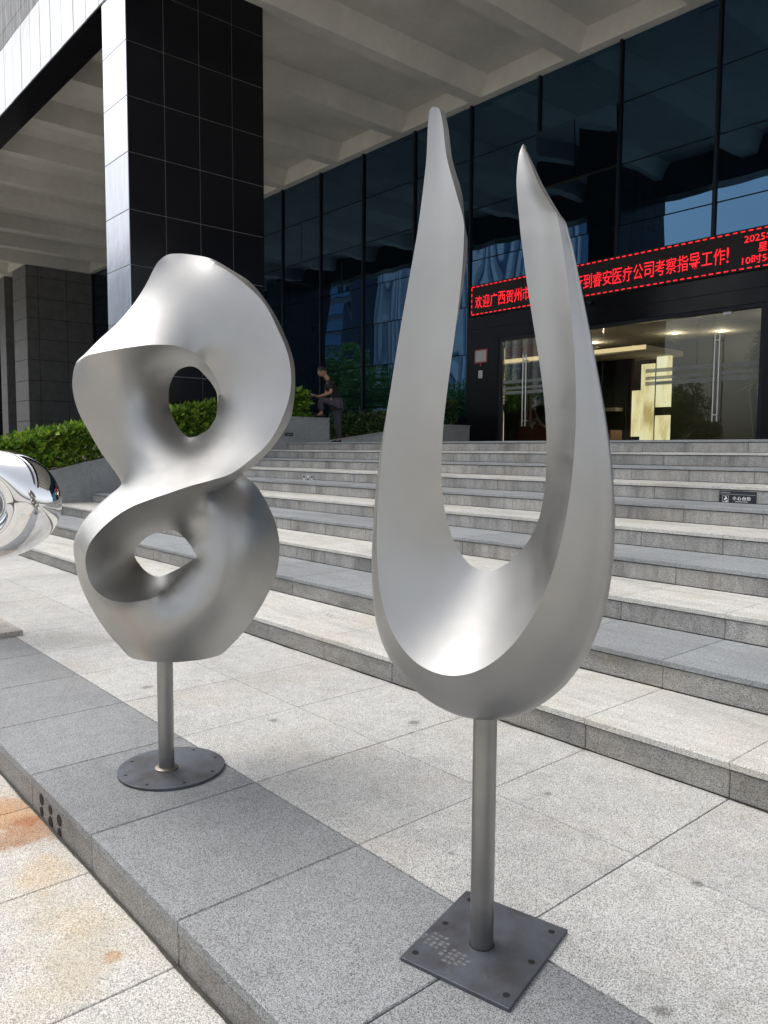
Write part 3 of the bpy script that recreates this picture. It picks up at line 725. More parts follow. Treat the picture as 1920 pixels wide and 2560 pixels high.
poly('pictogram_man', [(-2.442, -.310), (-2.432, -.303), (-2.436, -.294), (-2.428, -.2915), (-2.422, -.301), (-2.415, -.309), (-2.424, -.311), (-2.430, -.316), (-2.440, -.319)], yS-.0078, M['white'], sg)
poly('pictogram_steps', [(-2.446, -.327), (-2.432, -.327), (-2.432, -.323), (-2.424, -.323), (-2.424, -.318), (-2.415, -.318), (-2.415, -.3285), (-2.446, -.3285)], yS-.0078, M['white'], sg)
# ================================================================== SCULPTURES
E_SIL=[(0.004,0.071,2.226),(0.040,0.085,2.257),(0.083,0.085,2.265),(0.129,0.085,2.265),(0.220,0.071,2.251),(0.309,0.057,2.205),(0.400,0.043,2.144),(0.485,0.028,2.032),(0.539,0.014,1.920),(0.572,-0.000,1.815),(0.579,-0.000,1.720),(0.571,-0.014,1.637),(0.551,-0.028,1.555),(0.497,-0.043,1.466),(0.435,-0.043,1.392),(0.372,-0.043,1.336),(0.345,-0.000,1.310),(0.402,0.057,1.265),(0.450,0.085,1.198),(0.490,0.099,1.117),(0.512,0.099,1.044),(0.520,0.099,0.966),(0.509,0.099,0.865),(0.475,0.099,0.773),(0.419,0.085,0.679),(0.359,0.071,0.599),(0.294,0.057,0.534),(0.246,0.028,0.502),(0.201,-0.028,0.504),(0.130,-0.071,0.507),(0.011,-0.085,0.510),(-0.094,-0.057,0.519),(-0.148,0.014,0.521),(-0.184,0.043,0.556),(-0.231,0.057,0.612),(-0.282,0.057,0.696),(-0.321,0.057,0.778),(-0.348,0.057,0.854),(-0.362,0.057,0.934),(-0.368,0.057,0.997),(-0.358,0.043,1.046),(-0.322,0.028,1.113),(-0.269,0.028,1.174),(-0.216,0.014,1.222),(-0.173,-0.000,1.259),(-0.166,-0.000,1.281),(-0.203,0.028,1.340),(-0.248,0.043,1.406),(-0.292,0.043,1.490),(-0.330,0.043,1.567),(-0.350,0.043,1.643),(-0.353,0.043,1.709),(-0.336,0.028,1.775),(-0.299,0.028,1.816),(-0.244,0.043,1.878),(-0.175,0.057,1.948),(-0.110,0.071,2.030),(-0.057,0.071,2.113),(-0.018,0.071,2.191)]
E_HOLES=[[(0.120,0.170,1.791),(0.160,0.170,1.786),(0.190,0.099,1.748),(0.218,0.057,1.709),(0.236,-0.000,1.662),(0.234,-0.043,1.604),(0.227,-0.071,1.560),(0.203,-0.078,1.517),(0.178,-0.071,1.493),(0.126,-0.043,1.470),(0.099,-0.000,1.482),(0.070,0.043,1.519),(0.048,0.099,1.571),(0.035,0.128,1.621),(0.036,0.142,1.678),(0.048,0.156,1.724),(0.076,0.170,1.770)],
[(0.033,0.050,1.066),(-0.015,0.085,1.054),(-0.064,0.099,1.033),(-0.101,0.114,1.000),(-0.120,0.114,0.968),(-0.120,0.114,0.943),(-0.102,0.114,0.910),(-0.072,0.092,0.878),(-0.036,0.057,0.863),(-0.006,0.028,0.866),(0.030,-0.014,0.887),(0.076,-0.050,0.915),(0.117,-0.085,0.945),(0.138,-0.114,0.960),(0.128,-0.114,0.984),(0.113,-0.092,1.013),(0.085,-0.050,1.045),(0.056,0.007,1.064)]]
E_CREASE=[[(-0.336,0.028,1.775),(-0.289,-0.043,1.798),(-0.240,-0.099,1.806),(-0.189,-0.128,1.815),(-0.107,-0.142,1.830),(-0.025,-0.142,1.842),(0.060,-0.128,1.844),(0.123,-0.114,1.827),(0.176,-0.078,1.792),(0.209,-0.071,1.755),(0.237,-0.071,1.702),(0.251,-0.078,1.647)],
[(0.223,0.021,2.222),(0.290,-0.028,2.177),(0.370,-0.071,2.108),(0.435,-0.114,2.029),(0.484,-0.156,1.918),(0.517,-0.185,1.823),(0.529,-0.199,1.732),(0.522,-0.213,1.654),(0.499,-0.227,1.582),(0.463,-0.241,1.505),(0.420,-0.256,1.443),(0.359,-0.270,1.387),(0.272,-0.284,1.324),(0.187,-0.298,1.296),(0.103,-0.298,1.273),(0.021,-0.284,1.244),(-0.034,-0.270,1.225),(-0.115,-0.256,1.192),(-0.181,-0.241,1.150),(-0.238,-0.227,1.098),(-0.278,-0.213,1.046),(-0.297,-0.199,0.990),(-0.296,-0.185,0.932),(-0.281,-0.185,0.880),(-0.250,-0.185,0.838),(-0.206,-0.185,0.809),(-0.153,-0.185,0.797),(-0.097,-0.170,0.797),(-0.042,-0.156,0.805),(0.016,-0.099,0.827),(0.075,-0.092,0.879),(0.103,-0.099,0.910)],
[(0.345,-0.000,1.310),(0.280,-0.000,1.265),(0.230,-0.043,1.243),(0.192,-0.092,1.234)]]
E_PTS=[(0.086,-0.043,2.028),(0.039,0.014,2.136),(0.170,-0.014,2.138),(0.263,-0.085,1.964),(0.358,-0.128,1.846),(0.389,-0.142,1.688),(0.319,-0.156,1.527),(0.250,-0.185,1.426),(0.119,-0.213,1.360),(-0.007,-0.213,1.312),(-0.085,-0.185,1.270),(-0.092,-0.043,1.953),(-0.155,-0.071,1.881),(-0.091,-0.064,1.548),(-0.065,-0.106,1.465),(-0.034,-0.163,1.392),(-0.114,-0.050,1.639),(-0.191,-0.064,1.686),(-0.269,-0.050,1.701),(-0.218,-0.035,1.588),(-0.269,-0.000,1.539),(-0.189,-0.017,1.490),(-0.168,-0.000,1.390),(-0.150,0.007,1.335),(0.001,0.028,1.800),(0.068,0.057,1.818),(-0.009,0.057,1.700),(-0.011,-0.000,1.594),(0.013,-0.043,1.509),(0.052,-0.099,1.450),(-0.157,-0.085,1.766),(0.264,-0.085,1.655),(0.274,-0.114,1.595),(0.259,-0.128,1.540),(0.231,-0.128,1.493),(0.180,-0.142,1.450),(0.123,-0.142,1.425),(0.173,-0.163,0.966),(0.161,-0.156,1.011),(0.131,-0.099,1.056),(0.172,-0.170,0.916),(0.254,-0.099,1.187),(0.354,-0.114,1.135),(0.248,-0.170,1.074),(0.350,-0.142,0.983),(0.244,-0.199,0.926),(0.352,-0.114,0.822),(0.210,-0.199,0.792),(0.281,-0.128,0.689),(0.146,-0.142,0.647),(0.177,-0.099,1.034),(0.458,-0.000,1.052),(0.463,-0.000,0.943),(0.426,-0.000,0.836),(0.402,-0.000,1.214),(-0.193,-0.000,0.981),(-0.225,-0.028,0.901),(-0.163,-0.000,0.860),(-0.098,0.014,0.846),(-0.155,-0.071,1.090),(-0.074,-0.099,1.141),(0.033,-0.128,0.779),(0.056,-0.185,0.721),(-0.155,-0.170,0.705),(-0.048,-0.199,0.705),(0.047,-0.185,0.663),(-0.099,-0.135,0.592),(0.046,-0.156,0.575),(-0.240,-0.099,0.728),(-0.333,-0.043,0.957),(-0.325,-0.057,0.892),(-0.246,-0.099,1.144),(-0.164,-0.156,1.213),(-0.308,-0.085,1.062)]
FLAME=[[(-0.167,0.063,2.342),(-0.169,0.053,2.340),(-0.166,0.043,2.342),(-0.163,0.026,2.344),(-0.161,0.018,2.346),(-0.161,0.043,2.346)],
[(-0.173,0.064,2.329),(-0.173,0.054,2.329),(-0.167,0.044,2.329),(-0.159,0.027,2.329),(-0.151,0.018,2.329),(-0.151,0.044,2.329)],
[(-0.176,0.067,2.287),(-0.175,0.056,2.287),(-0.167,0.046,2.287),(-0.156,0.011,2.286),(-0.140,0.018,2.285),(-0.140,0.046,2.285)],
[(-0.176,0.072,2.209),(-0.176,0.060,2.210),(-0.168,0.049,2.209),(-0.151,0.011,2.208),(-0.126,0.019,2.205),(-0.126,0.049,2.205)],
[(-0.183,0.077,2.122),(-0.182,0.065,2.123),(-0.172,0.052,2.122),(-0.141,0.011,2.118),(-0.095,0.019,2.112),(-0.095,0.052,2.112)],
[(-0.191,0.082,2.046),(-0.188,0.068,2.047),(-0.174,0.053,2.046),(-0.132,0.009,2.041),(-0.086,0.018,2.035),(-0.069,0.053,2.033)],
[(-0.198,0.086,1.991),(-0.197,0.070,1.992),(-0.184,0.054,1.991),(-0.137,-0.025,1.986),(-0.092,-0.009,1.981),(-0.066,0.054,1.978)],
[(-0.215,0.093,1.886),(-0.216,0.073,1.886),(-0.204,0.053,1.886),(-0.151,-0.037,1.881),(-0.110,-0.019,1.878),(-0.073,0.053,1.875)],
[(-0.238,0.103,1.746),(-0.246,0.078,1.746),(-0.238,0.053,1.746),(-0.178,-0.048,1.743),(-0.140,-0.028,1.742),(-0.089,0.053,1.739)],
[(-0.257,0.112,1.615),(-0.274,0.084,1.614),(-0.272,0.056,1.615),(-0.205,-0.057,1.622),(-0.171,-0.034,1.626),(-0.104,0.056,1.633)],
[(-0.273,0.122,1.471),(-0.300,0.091,1.470),(-0.305,0.060,1.471),(-0.230,-0.064,1.480),(-0.190,-0.039,1.485),(-0.119,0.060,1.493)],
[(-0.283,0.132,1.337),(-0.325,0.093,1.334),(-0.337,0.053,1.337),(-0.254,-0.081,1.355),(-0.203,-0.054,1.367),(-0.130,0.053,1.383)],
[(-0.283,0.143,1.202),(-0.334,0.089,1.187),(-0.348,0.035,1.188),(-0.263,-0.107,1.226),(-0.206,-0.079,1.251),(-0.134,0.035,1.282)],
[(-0.269,0.153,1.080),(-0.342,0.085,1.003),(-0.367,0.017,0.969),(-0.268,-0.134,1.058),(-0.181,-0.104,1.137),(-0.121,0.017,1.192)],
[(-0.243,0.162,0.983),(-0.321,0.083,0.920),(-0.350,0.004,0.901),(-0.248,-0.153,0.994),(-0.157,-0.122,1.077),(-0.095,0.004,1.134)],
[(-0.195,0.170,0.901),(-0.272,0.085,0.824),(-0.303,0.000,0.803),(-0.205,-0.163,0.923),(-0.112,-0.131,1.036),(-0.058,0.000,1.103)],
[(-0.121,0.170,0.847),(-0.176,0.085,0.744),(-0.201,0.000,0.710),(-0.130,-0.167,0.863),(-0.061,-0.134,1.013),(-0.025,0.000,1.092)],
[(-0.032,0.170,0.830),(-0.042,0.085,0.713),(-0.043,0.000,0.670),(-0.024,-0.170,0.840),(-0.005,-0.136,1.007),(0.005,0.000,1.094)],
[(0.058,0.170,0.857),(0.076,0.085,0.745),(0.087,0.000,0.706),(0.070,-0.170,0.869),(0.053,-0.136,1.025),(0.044,0.000,1.112)],
[(0.135,0.167,0.921),(0.186,0.084,0.829),(0.212,0.000,0.803),(0.161,-0.169,0.940),(0.114,-0.135,1.063),(0.084,0.000,1.145)],
[(0.195,0.159,0.998),(0.257,0.082,0.923),(0.287,0.006,0.905),(0.221,-0.161,1.019),(0.164,-0.128,1.116),(0.120,0.006,1.191)],
[(0.241,0.149,1.101),(0.304,0.084,1.046),(0.332,0.019,1.033),(0.259,-0.144,1.116),(0.205,-0.111,1.177),(0.149,0.019,1.242)],
[(0.265,0.140,1.199),(0.328,0.087,1.164),(0.354,0.034,1.157),(0.279,-0.123,1.212),(0.234,-0.092,1.245),(0.167,0.034,1.295)],
[(0.279,0.131,1.305),(0.337,0.089,1.282),(0.362,0.048,1.277),(0.289,-0.103,1.313),(0.253,-0.073,1.331),(0.181,0.048,1.368)],
[(0.287,0.121,1.419),(0.334,0.089,1.409),(0.353,0.057,1.410),(0.286,-0.086,1.433),(0.260,-0.058,1.442),(0.185,0.057,1.468)],
[(0.287,0.113,1.523),(0.322,0.084,1.513),(0.334,0.056,1.510),(0.271,-0.077,1.529),(0.247,-0.051,1.536),(0.176,0.056,1.558)],
[(0.275,0.104,1.637),(0.300,0.078,1.638),(0.306,0.052,1.640),(0.247,-0.072,1.644),(0.228,-0.047,1.645),(0.157,0.052,1.649)],
[(0.262,0.096,1.733),(0.280,0.073,1.734),(0.283,0.050,1.737),(0.224,-0.063,1.742),(0.203,-0.040,1.744),(0.136,0.050,1.751)],
[(0.245,0.089,1.830),(0.259,0.070,1.830),(0.261,0.051,1.832),(0.204,-0.051,1.840),(0.180,-0.031,1.843),(0.118,0.051,1.852)],
[(0.230,0.083,1.908),(0.242,0.067,1.906),(0.243,0.051,1.905),(0.188,-0.039,1.916),(0.162,-0.021,1.921),(0.105,0.051,1.933)],
[(0.221,0.080,1.944),(0.231,0.066,1.941),(0.232,0.051,1.941),(0.178,-0.028,1.952),(0.150,-0.012,1.958),(0.099,0.051,1.969)],
[(0.209,0.077,1.991),(0.219,0.064,1.982),(0.220,0.050,1.975),(0.169,-0.017,1.991),(0.115,-0.003,2.007),(0.093,0.050,2.014)],
[(0.196,0.075,2.011),(0.199,0.063,2.007),(0.202,0.050,2.003),(0.157,-0.007,2.024),(0.108,0.005,2.045),(0.088,0.050,2.054)],
[(0.157,0.071,2.074),(0.157,0.059,2.075),(0.157,0.048,2.076),(0.120,0.031,2.091),(0.083,0.034,2.105),(0.083,0.048,2.105)],
[(0.127,0.066,2.140),(0.124,0.056,2.143),(0.122,0.045,2.147),(0.104,0.028,2.154),(0.086,0.031,2.161),(0.086,0.045,2.161)],
[(0.111,0.063,2.175),(0.107,0.053,2.179),(0.102,0.043,2.183),(0.097,0.026,2.183),(0.092,0.029,2.183),(0.092,0.043,2.183)],
[(0.108,0.063,2.183),(0.103,0.053,2.187),(0.099,0.043,2.191),(0.097,0.026,2.190),(0.096,0.029,2.190),(0.096,0.043,2.190)]]

def catmull(p, t, closed=False):
    """p (n,3) ; t array of params 0..n-1 (open) or 0..n (closed)"""
    p = np.asarray(p, float); n = len(p); i = np.floor(t).astype(int); f = (t-i)[:, None]
    def g(k):
        if closed: return p[k % n]
        kk = np.clip(k, 0, n-1); r = p[kk]
        r = np.where((k < 0)[:, None], 2*p[0]-p[1], r); r = np.where((k > n-1)[:, None], 2*p[n-1]-p[n-2], r); return r
    if not closed: i = np.minimum(i, n-2); f = (t-i)[:, None]
    a, b, c, d = g(i-1), g(i), g(i+1), g(i+2)
    return .5*((2*b)+(-a+c)*f+(2*a-5*b+4*c-d)*f*f+(-a+3*b-3*c+d)*f**3)
def grid_mesh(name, G, closed_u, closed_v, caps=False):
    nu, nv = G.shape[:2]; V = G.reshape(-1, 3); F = []
    for i in range(nu if closed_u else nu-1):
        for j in range(nv if closed_v else nv-1):
            a, b = i*nv+j, i*nv+(j+1) % nv; c, d = ((i+1) % nu)*nv+(j+1) % nv, ((i+1) % nu)*nv+j
            F.append((a, b, c, d))
    if caps: F.append(tuple(range(nv))[::-1]); F.append(tuple((nu-1)*nv+j for j in range(nv)))
    return V, F
def bolt_holes(root, spots, z, r):
    for (a, b) in spots:
        V = [(a+r*math.cos(t), b+r*math.sin(t), z) for t in np.linspace(0, 2*math.pi, 16, endpoint=False)]
        mesh_obj('bolt_hole', V, [tuple(range(16))], M['hole'], root)
# ---- right: U-shaped flame
fl = empty('flame_sculpture', P(-.995, 1.14, -1), R(12.2), label='tall brushed steel U-shaped flame sculpture on a square plate, nearest the camera', cat='sculpture')
st_ = np.array(FLAME)                               # stations x [R M O K Hb H] , (s, off, z)
A = st_.copy(); A[..., 1] = -st_[..., 1]            # local y points away from the camera side
nst = len(A)
# smooth stations
for q_ in range(12):
    B = A.copy(); lam = .5 if q_ % 2 == 0 else -.52
    wt_ = np.clip(np.minimum(np.arange(nst)-6, 29-np.arange(nst))/3., 0, 1)[1:-1, None, None]
    A = B.copy(); A[1:-1] += lam*wt_*((B[:-2]+B[2:])/2-B[1:-1])
T = np.linspace(0, nst-1, 260)
lines = np.stack([catmull(A[:, q], T) for q in range(6)], 1)      # (T,6,3)
sec = []
for q in range(len(T)):
    r_, m_, o_, k_, hb_, h_ = lines[q]
    out = list(catmull(np.array([r_, m_, o_, k_, hb_]), np.linspace(0, 4, 26)))
    out += [hb_*(1-t)+h_*t for t in (.33, .66)]
    out += [h_*(1-t)+r_*t-np.array([0, -.012*math.sin(math.pi*t)*min(1, np.linalg.norm(h_-r_)/.2), 0]) for t in np.linspace(0, 1, 12)[:-1]]
    sec.append(out)
G = np.array(sec)
V, F = grid_mesh('flame', G, False, True, True)
fo = mesh_obj('flame_body', V, F, M['steel'], fl, smooth=True); _sharp(fo.data, 38)
bm = bmesh.new(); bm.from_mesh(fo.data); bmesh.ops.recalc_face_normals(bm, faces=bm.faces); bm.to_mesh(fo.data); bm.free()
fb = fo.modifiers.new('bev', 'BEVEL'); fb.width = .0035; fb.segments = 2; fb.limit_method = 'ANGLE'; fb.angle_limit = R(38); fb.harden_normals = False
lathe('pole', [(.0335, .013), (.0335, .487*S)], M['pole'], fl, 48, (-.008, 0, 0))
lathe('seam_ring', [(.0365, .012), (.036, .0133), (.0335, .0138)], M['hole'], fl, 48, (-.008, 0, 0))
# plate corners fitted in the sculpture frame
pc = [(-1.078, .987), (-1.153, 1.257), (-.916, 1.311), (-.845, 1.038)]
ca, sa = math.cos(R(12.2)), math.sin(R(12.2))
def to_loc(x, y, o=(-.995, 1.14)):
    dx_, dy_ = (x-o[0])*S, (y-o[1])*S; return (dx_*ca+dy_*sa, -dx_*sa+dy_*ca)
q4 = [to_loc(*c) for c in pc]
bm = bmesh.new()
lo = [bm.verts.new((a, b, .0005)) for a, b in q4]; hi = [bm.verts.new((a, b, .0125)) for a, b in q4]
bm.faces.new(lo[::-1]); bm.faces.new(hi)
for i in range(4): bm.faces.new((lo[i], lo[(i+1) % 4], hi[(i+1) % 4], hi[i]))
bmesh.ops.recalc_face_normals(bm, faces=bm.faces); bmesh.ops.bevel(bm, geom=bm.edges[:], offset=.0012, segments=1, affect='EDGES')
bm_obj('base_plate', bm, M['plate'], fl)
lerp2 = lambda u, v: tuple((1-u)*(1-v)*q4[0][i]+(1-u)*v*q4[1][i]+u*v*q4[2][i]+u*(1-v)*q4[3][i] for i in (0, 1))
bolt_holes(fl, [lerp2(.08, .10), lerp2(.09, .52), lerp2(.10, .90), lerp2(.90, .90), lerp2(.92, .50), lerp2(.92, .10)], .0130, .0098)
# dusty shoe print on the square plate
V, F = [], []
for (u0, v0, aa, nn) in ((.20, .10, .5, 5), (.12, .34, .3, 5)):
    cx_, cy_ = lerp2(v0+.04, u0+.1)
    for i in range(nn):
        for j in range(4):
            if (i in (0, nn-1)) and j in (0, 3): continue
            x_, y_ = cx_+(i-2)*.019+random.uniform(-.002, .002), cy_+(j-1.5)*.017+random.uniform(-.002, .002); b0 = len(V)
            for (p_, q_) in ((-1, -1), (1, -1), (1, 1), (-1, 1)): V.append((x_+p_*random.uniform(.005, .008), y_+q_*random.uniform(.004, .007), .0129))
            F.append((b0, b0+1, b0+2, b0+3))
mesh_obj('shoe_print', V, F, M['print'], fl, kind='stuff')
# ---- left: twisted figure of eight : a smooth plate energy surface stretched between its real edges and creases
ei = empty('twisted_sculpture', P(-2.226, 1.045, -1), R(64.851), label='brushed steel twisted figure-of-eight sculpture with two holes on a round plate', cat='sculpture')
from mathutils.geometry import delaunay_2d_cdt
STEP = .0125
def dense(L, closed, rnd=True):
    L = np.array(L); n = len(L)
    if closed: T = np.arange(0, n, .02)
    else: T = np.arange(0, n-1+1e-9, .02)
    c = catmull(L, T, closed); out = [c[0]]
    for p in c[1:]:
        if np.linalg.norm((p-out[-1])[[0, 2]]) > STEP*.8: out.append(p)
    if closed and np.linalg.norm((out[-1]-out[0])[[0, 2]]) < STEP*.5: out.pop()
    if not closed: out[-1] = c[-1]
    return np.array(out)
def figure8():
    pts, edges, fixed, orig = [], [], [], []
    def add(L, closed, bnd):
        b0 = len(pts)
        for p in L: pts.append(p)
        m = len(L)
        for i in range(m if closed else m-1): edges.append((b0+i, b0+(i+1) % m))
        return list(range(b0, b0+m))
    sil = add(dense(E_SIL, True), True, 1); holes = [add(dense(h, True), True, 1) for h in E_HOLES]
    ncon_b = len(pts)
    for c in E_CREASE:
        L = dense(c, False)
        # snap end points onto the outline so that the mesh stays clean
        add(L, False, 0)
    ncon = len(pts); con = np.array(pts)[:, [0, 2]]
    def inside(q, poly):
        x, y = q; r = False; n = len(poly); j = n-1
        for i in range(n):
            if (poly[i][1] > y) != (poly[j][1] > y) and x < (poly[j][0]-poly[i][0])*(y-poly[i][1])/(poly[j][1]-poly[i][1])+poly[i][0]: r = not r
            j = i
        return r
    ps = con[sil]; ph_ = [con[h] for h in holes]
    dom = lambda q: inside(q, ps) and not any(inside(q, h) for h in ph_)
    free = []
    y = ps[:, 1].min(); row = 0
    while y < ps[:, 1].max():
        x = ps[:, 0].min()+(row % 2)*STEP/2
        while x < ps[:, 0].max():
            q = np.array((x, y))
            if dom(q) and np.min(np.sum((con-q)**2, 1)) > (STEP*.62)**2: free.append((x, 0, y))
            x += STEP
        y += STEP*.866; row += 1
    allp = np.array(list(pts)+free)
    vo, eo, fo, ov, oe, of_ = delaunay_2d_cdt([Vector((p[0], p[2])) for p in allp], edges, [], 0, 1e-5, True)
    X = np.array([(v.x, v.y) for v in vo]); N = len(X)
    dep = np.full(N, np.nan); isb = np.zeros(N, bool)
    for i, src in enumerate(ov):
        for s_ in src:
            if s_ < ncon:
                dep[i] = allp[s_][1] if np.isnan(dep[i]) else min(dep[i], allp[s_][1]); isb[i] |= s_ < ncon_b
    tri = [f for f in fo if len(f) == 3 and dom((X[f[0]]+X[f[1]]+X[f[2]])/3)]
    tri = np.array(tri)
    # vertices made by crossing constraints get the value of the nearest constraint
    used = np.unique(tri)
    I, J, C = [], [], []
    for a_, b_, c_ in ((0, 1, 2), (1, 2, 0), (2, 0, 1)):
        i, j, k = tri[:, a_], tri[:, b_], tri[:, c_]
        u, v = X[i]-X[k], X[j]-X[k]; cr = np.abs(u[:, 0]*v[:, 1]-u[:, 1]*v[:, 0])+1e-12
        ct = np.clip((u*v).sum(1)/cr, -.2, 6)*.5+.02
        I += [i, j]; J += [j, i]; C += [ct, ct]
    I = np.concatenate(I); J = np.concatenate(J); C = np.concatenate(C)
    key, inv = np.unique(I.astype(np.int64)*N+J, return_inverse=True); C = np.bincount(inv, C); I = key//N; J = key % N
    D = np.bincount(I, C, N); rows = [[] for _ in range(N)]
    for i, j, c in zip(I, J, C/D[I]): rows[i].append((int(j), float(-c)))
    def band_solve(n, entries, rhs):
        """banded elimination; entries = dict {(i, j): v}, symmetric pattern"""
        bw = max(abs(i-j) for i, j in entries)+1; st2 = 2*bw
        A_ = np.zeros(n*st2+4*bw*bw+2*bw+10); off = bw
        for (i, j), v in entries.items(): A_[i*st2+j+off] += v
        x = rhs.copy(); ss = A_.strides[0]
        for k in range(n):
            m = min(bw-1, n-1-k); p = A_[k*st2+k+off]
            if m <= 0: continue
            base = (k+1)*st2+k+off
            col = np.lib.stride_tricks.as_strided(A_[base:], (m,), (st2*ss,))
            row = A_[k*st2+k+1+off:k*st2+k+1+off+m]
            l = col/p; nzl = np.flatnonzero(l)
            if len(nzl) == 0: continue
            mm = nzl[-1]+1; rr = np.flatnonzero(row); mr = rr[-1]+1
            sub = np.lib.stride_tricks.as_strided(A_[base+1:], (mm, mr), (st2*ss, ss))
            sub -= l[:mm, None]*row[None, :mr]; x[k+1:k+1+mm] -= l[:mm]*x[k]
        for k in range(n-1, -1, -1):
            m = min(bw-1, n-1-k); row = A_[k*st2+k+1+off:k*st2+k+1+off+m]
            x[k] = (x[k]-row@x[k+1:k+1+m])/A_[k*st2+k+off]
        return x
    isu = np.isin(np.arange(N), used); order = np.argsort(X[:, 1], kind='stable')
    z = np.where(~np.isnan(dep), dep, 0)
    # harmonic base for the back side
    bi = [int(q) for q in order if isu[q] and not isb[q]]; ix = {v: i for i, v in enumerate(bi)}
    ent = {}; rh = np.zeros(len(bi))
    for v, i in ix.items():
        ent[(i, i)] = 1.
        for j, c in rows[v]:
            if j in ix: ent[(i, ix[j])] = c
            else: rh[i] -= c*z[j]
    back = z.copy(); back[bi] = band_solve(len(bi), ent, rh)
    fi = [int(q) for q in order if isu[q] and np.isnan(dep[q])]; ix = {v: i for i, v in enumerate(fi)}
    ent = {}; rh = np.zeros(len(fi))
    for v in fi:
        fr_, kn = [(ix[v], 1.)], 0.
        for j, c in rows[v]:
            if j in ix: fr_.append((ix[j], c))
            else: kn += c*z[j]
        for i, ci in fr_:
            rh[i] -= ci*kn
            for j, cj in fr_: ent[(i, j)] = ent.get((i, j), 0.)+ci*cj
    Xf = X[fi]
    for p in E_PTS:
        i = int(np.argmin(np.sum((Xf-np.array((p[0], p[2])))**2, 1))); ent[(i, i)] += .005; rh[i] += .005*p[1]
    for i in range(len(fi)): ent[(i, i)] += 1e-9
    z[fi] = band_solve(len(fi), ent, rh)
    # thickness of the back
    nrs = lambda P_: np.array([math.sqrt(np.min(np.sum((P_-q)**2, 1))) for q in X])
    ds = nrs(ps); dh = nrs(np.concatenate(ph_))
    th = .27*np.sqrt(np.clip(1-(1-np.clip(ds/.11, 0, 1))**2, 0, 1)); hs_ = np.clip(dh/.16, 0, 1); th = th*(hs_*hs_*(3-2*hs_))
    dist = np.minimum(ds, dh)
    zback = np.maximum(back+th, z+.012*(dist > .004))
    V = [(X[i, 0], z[i], X[i, 1]) for i in range(N)]; nb = {}
    for i in range(N):
        if isb[i]: nb[i] = i
        else: nb[i] = len(V); V.append((X[i, 0], zback[i], X[i, 1]))
    F = [tuple(int(q) for q in t) for t in tri]+[tuple(nb[int(q)] for q in t[::-1]) for t in tri]
    return V, F
V, F = figure8()
eo_ = mesh_obj('twisted_body', V, F, M['steel'], ei, smooth=True)
bm = bmesh.new(); bm.from_mesh(eo_.data); bmesh.ops.delete(bm, geom=[v for v in bm.verts if not v.link_faces], context='VERTS')
bmesh.ops.recalc_face_normals(bm, faces=bm.faces); bm.to_mesh(eo_.data); bm.free(); _sharp(eo_.data, 42)
lathe('pole', [(.0343, .012), (.0343, .53*S)], M['pole'], ei, 48)
lathe('weld_collar', [(.050, .012), (.050, .018), (.043, .021), (.0343, .022)], M['weld'], ei, 40)
RP = .163*S; cxp, cyp = .022, .012
lathe('base_plate', [(RP-.001, .0005), (RP, .002), (RP, .0115), (RP-.0012, .0125)], M['plate'], ei, 96, (cxp, cyp, 0))
bolt_holes(ei, [(cxp+RP*.86*math.cos(t), cyp+RP*.86*math.sin(t)) for t in np.arange(8)*math.pi/4+.25], .0130, .0082)
# ---- far left: mirror-polished twisted loop, mostly outside the frame
CHX = .27
CH = empty('mirror_sculpture', P(-4.75, .95, -1), R(48.9563), label='mirror polished rounded steel sculpture cut off by the left picture edge', cat='sculpture')
NU, NV = 160, 96; V = []
for i in range(NU):
    t = 2*math.pi*i/NU
    for j in range(NV):
        p_ = 2*math.pi*j/NV
        # tube of a loop whose cross-section twists once
        Rm = .36+.03*math.cos(t); ra = .185*(1+.12*math.cos(t-.3)); rb_ = .14*(1+.25*math.cos(t))
        cu_, su_ = math.cos(p_), math.sin(p_); q_ = .55+t*.5
        ru = ra*math.copysign(abs(cu_)**.9, cu_); rv = rb_*math.copysign(abs(su_)**.9, su_)
        du = ru*math.cos(q_)-rv*math.sin(q_); dv = ru*math.sin(q_)+rv*math.cos(q_)
        V.append(((Rm+du)*math.cos(t), dv, (Rm+du)*math.sin(t)*.8))
V = np.array(V); F = []
for i in range(NU):
    for j in range(NV):
        i2, j2 = (i+1) % NU, (j+1) % NV
        # the twist is half a turn, so the seam joins to the opposite side of the section
        jj, jj2 = (j, j2) if i2 else ((j+NV//2) % NV, (j2+NV//2) % NV)
        F.append((i*NV+j, i*NV+j2, i2*NV+jj2, i2*NV+jj))
cb = mesh_obj('loop_body', V, F, M['chrome'], CH, smooth=True); cb.location = (CHX+.06, 0, 1.0); cb.rotation_euler = (0, R(0), 0)
lathe('neck', [(.05, .13), (.05, .62)], M['chrome'], CH, 32, (CHX, 0, 0))
psl = empty('stone_plinth', (0, 0, 0), label='pebbled grey stone plinth under the mirror sculpture at left edge', cat='plinth')
hb('plinth_block', psl, -4.95, -4.377, .78, 1.25, -1+.0005, -.9712, M['pebble'], c=.003)
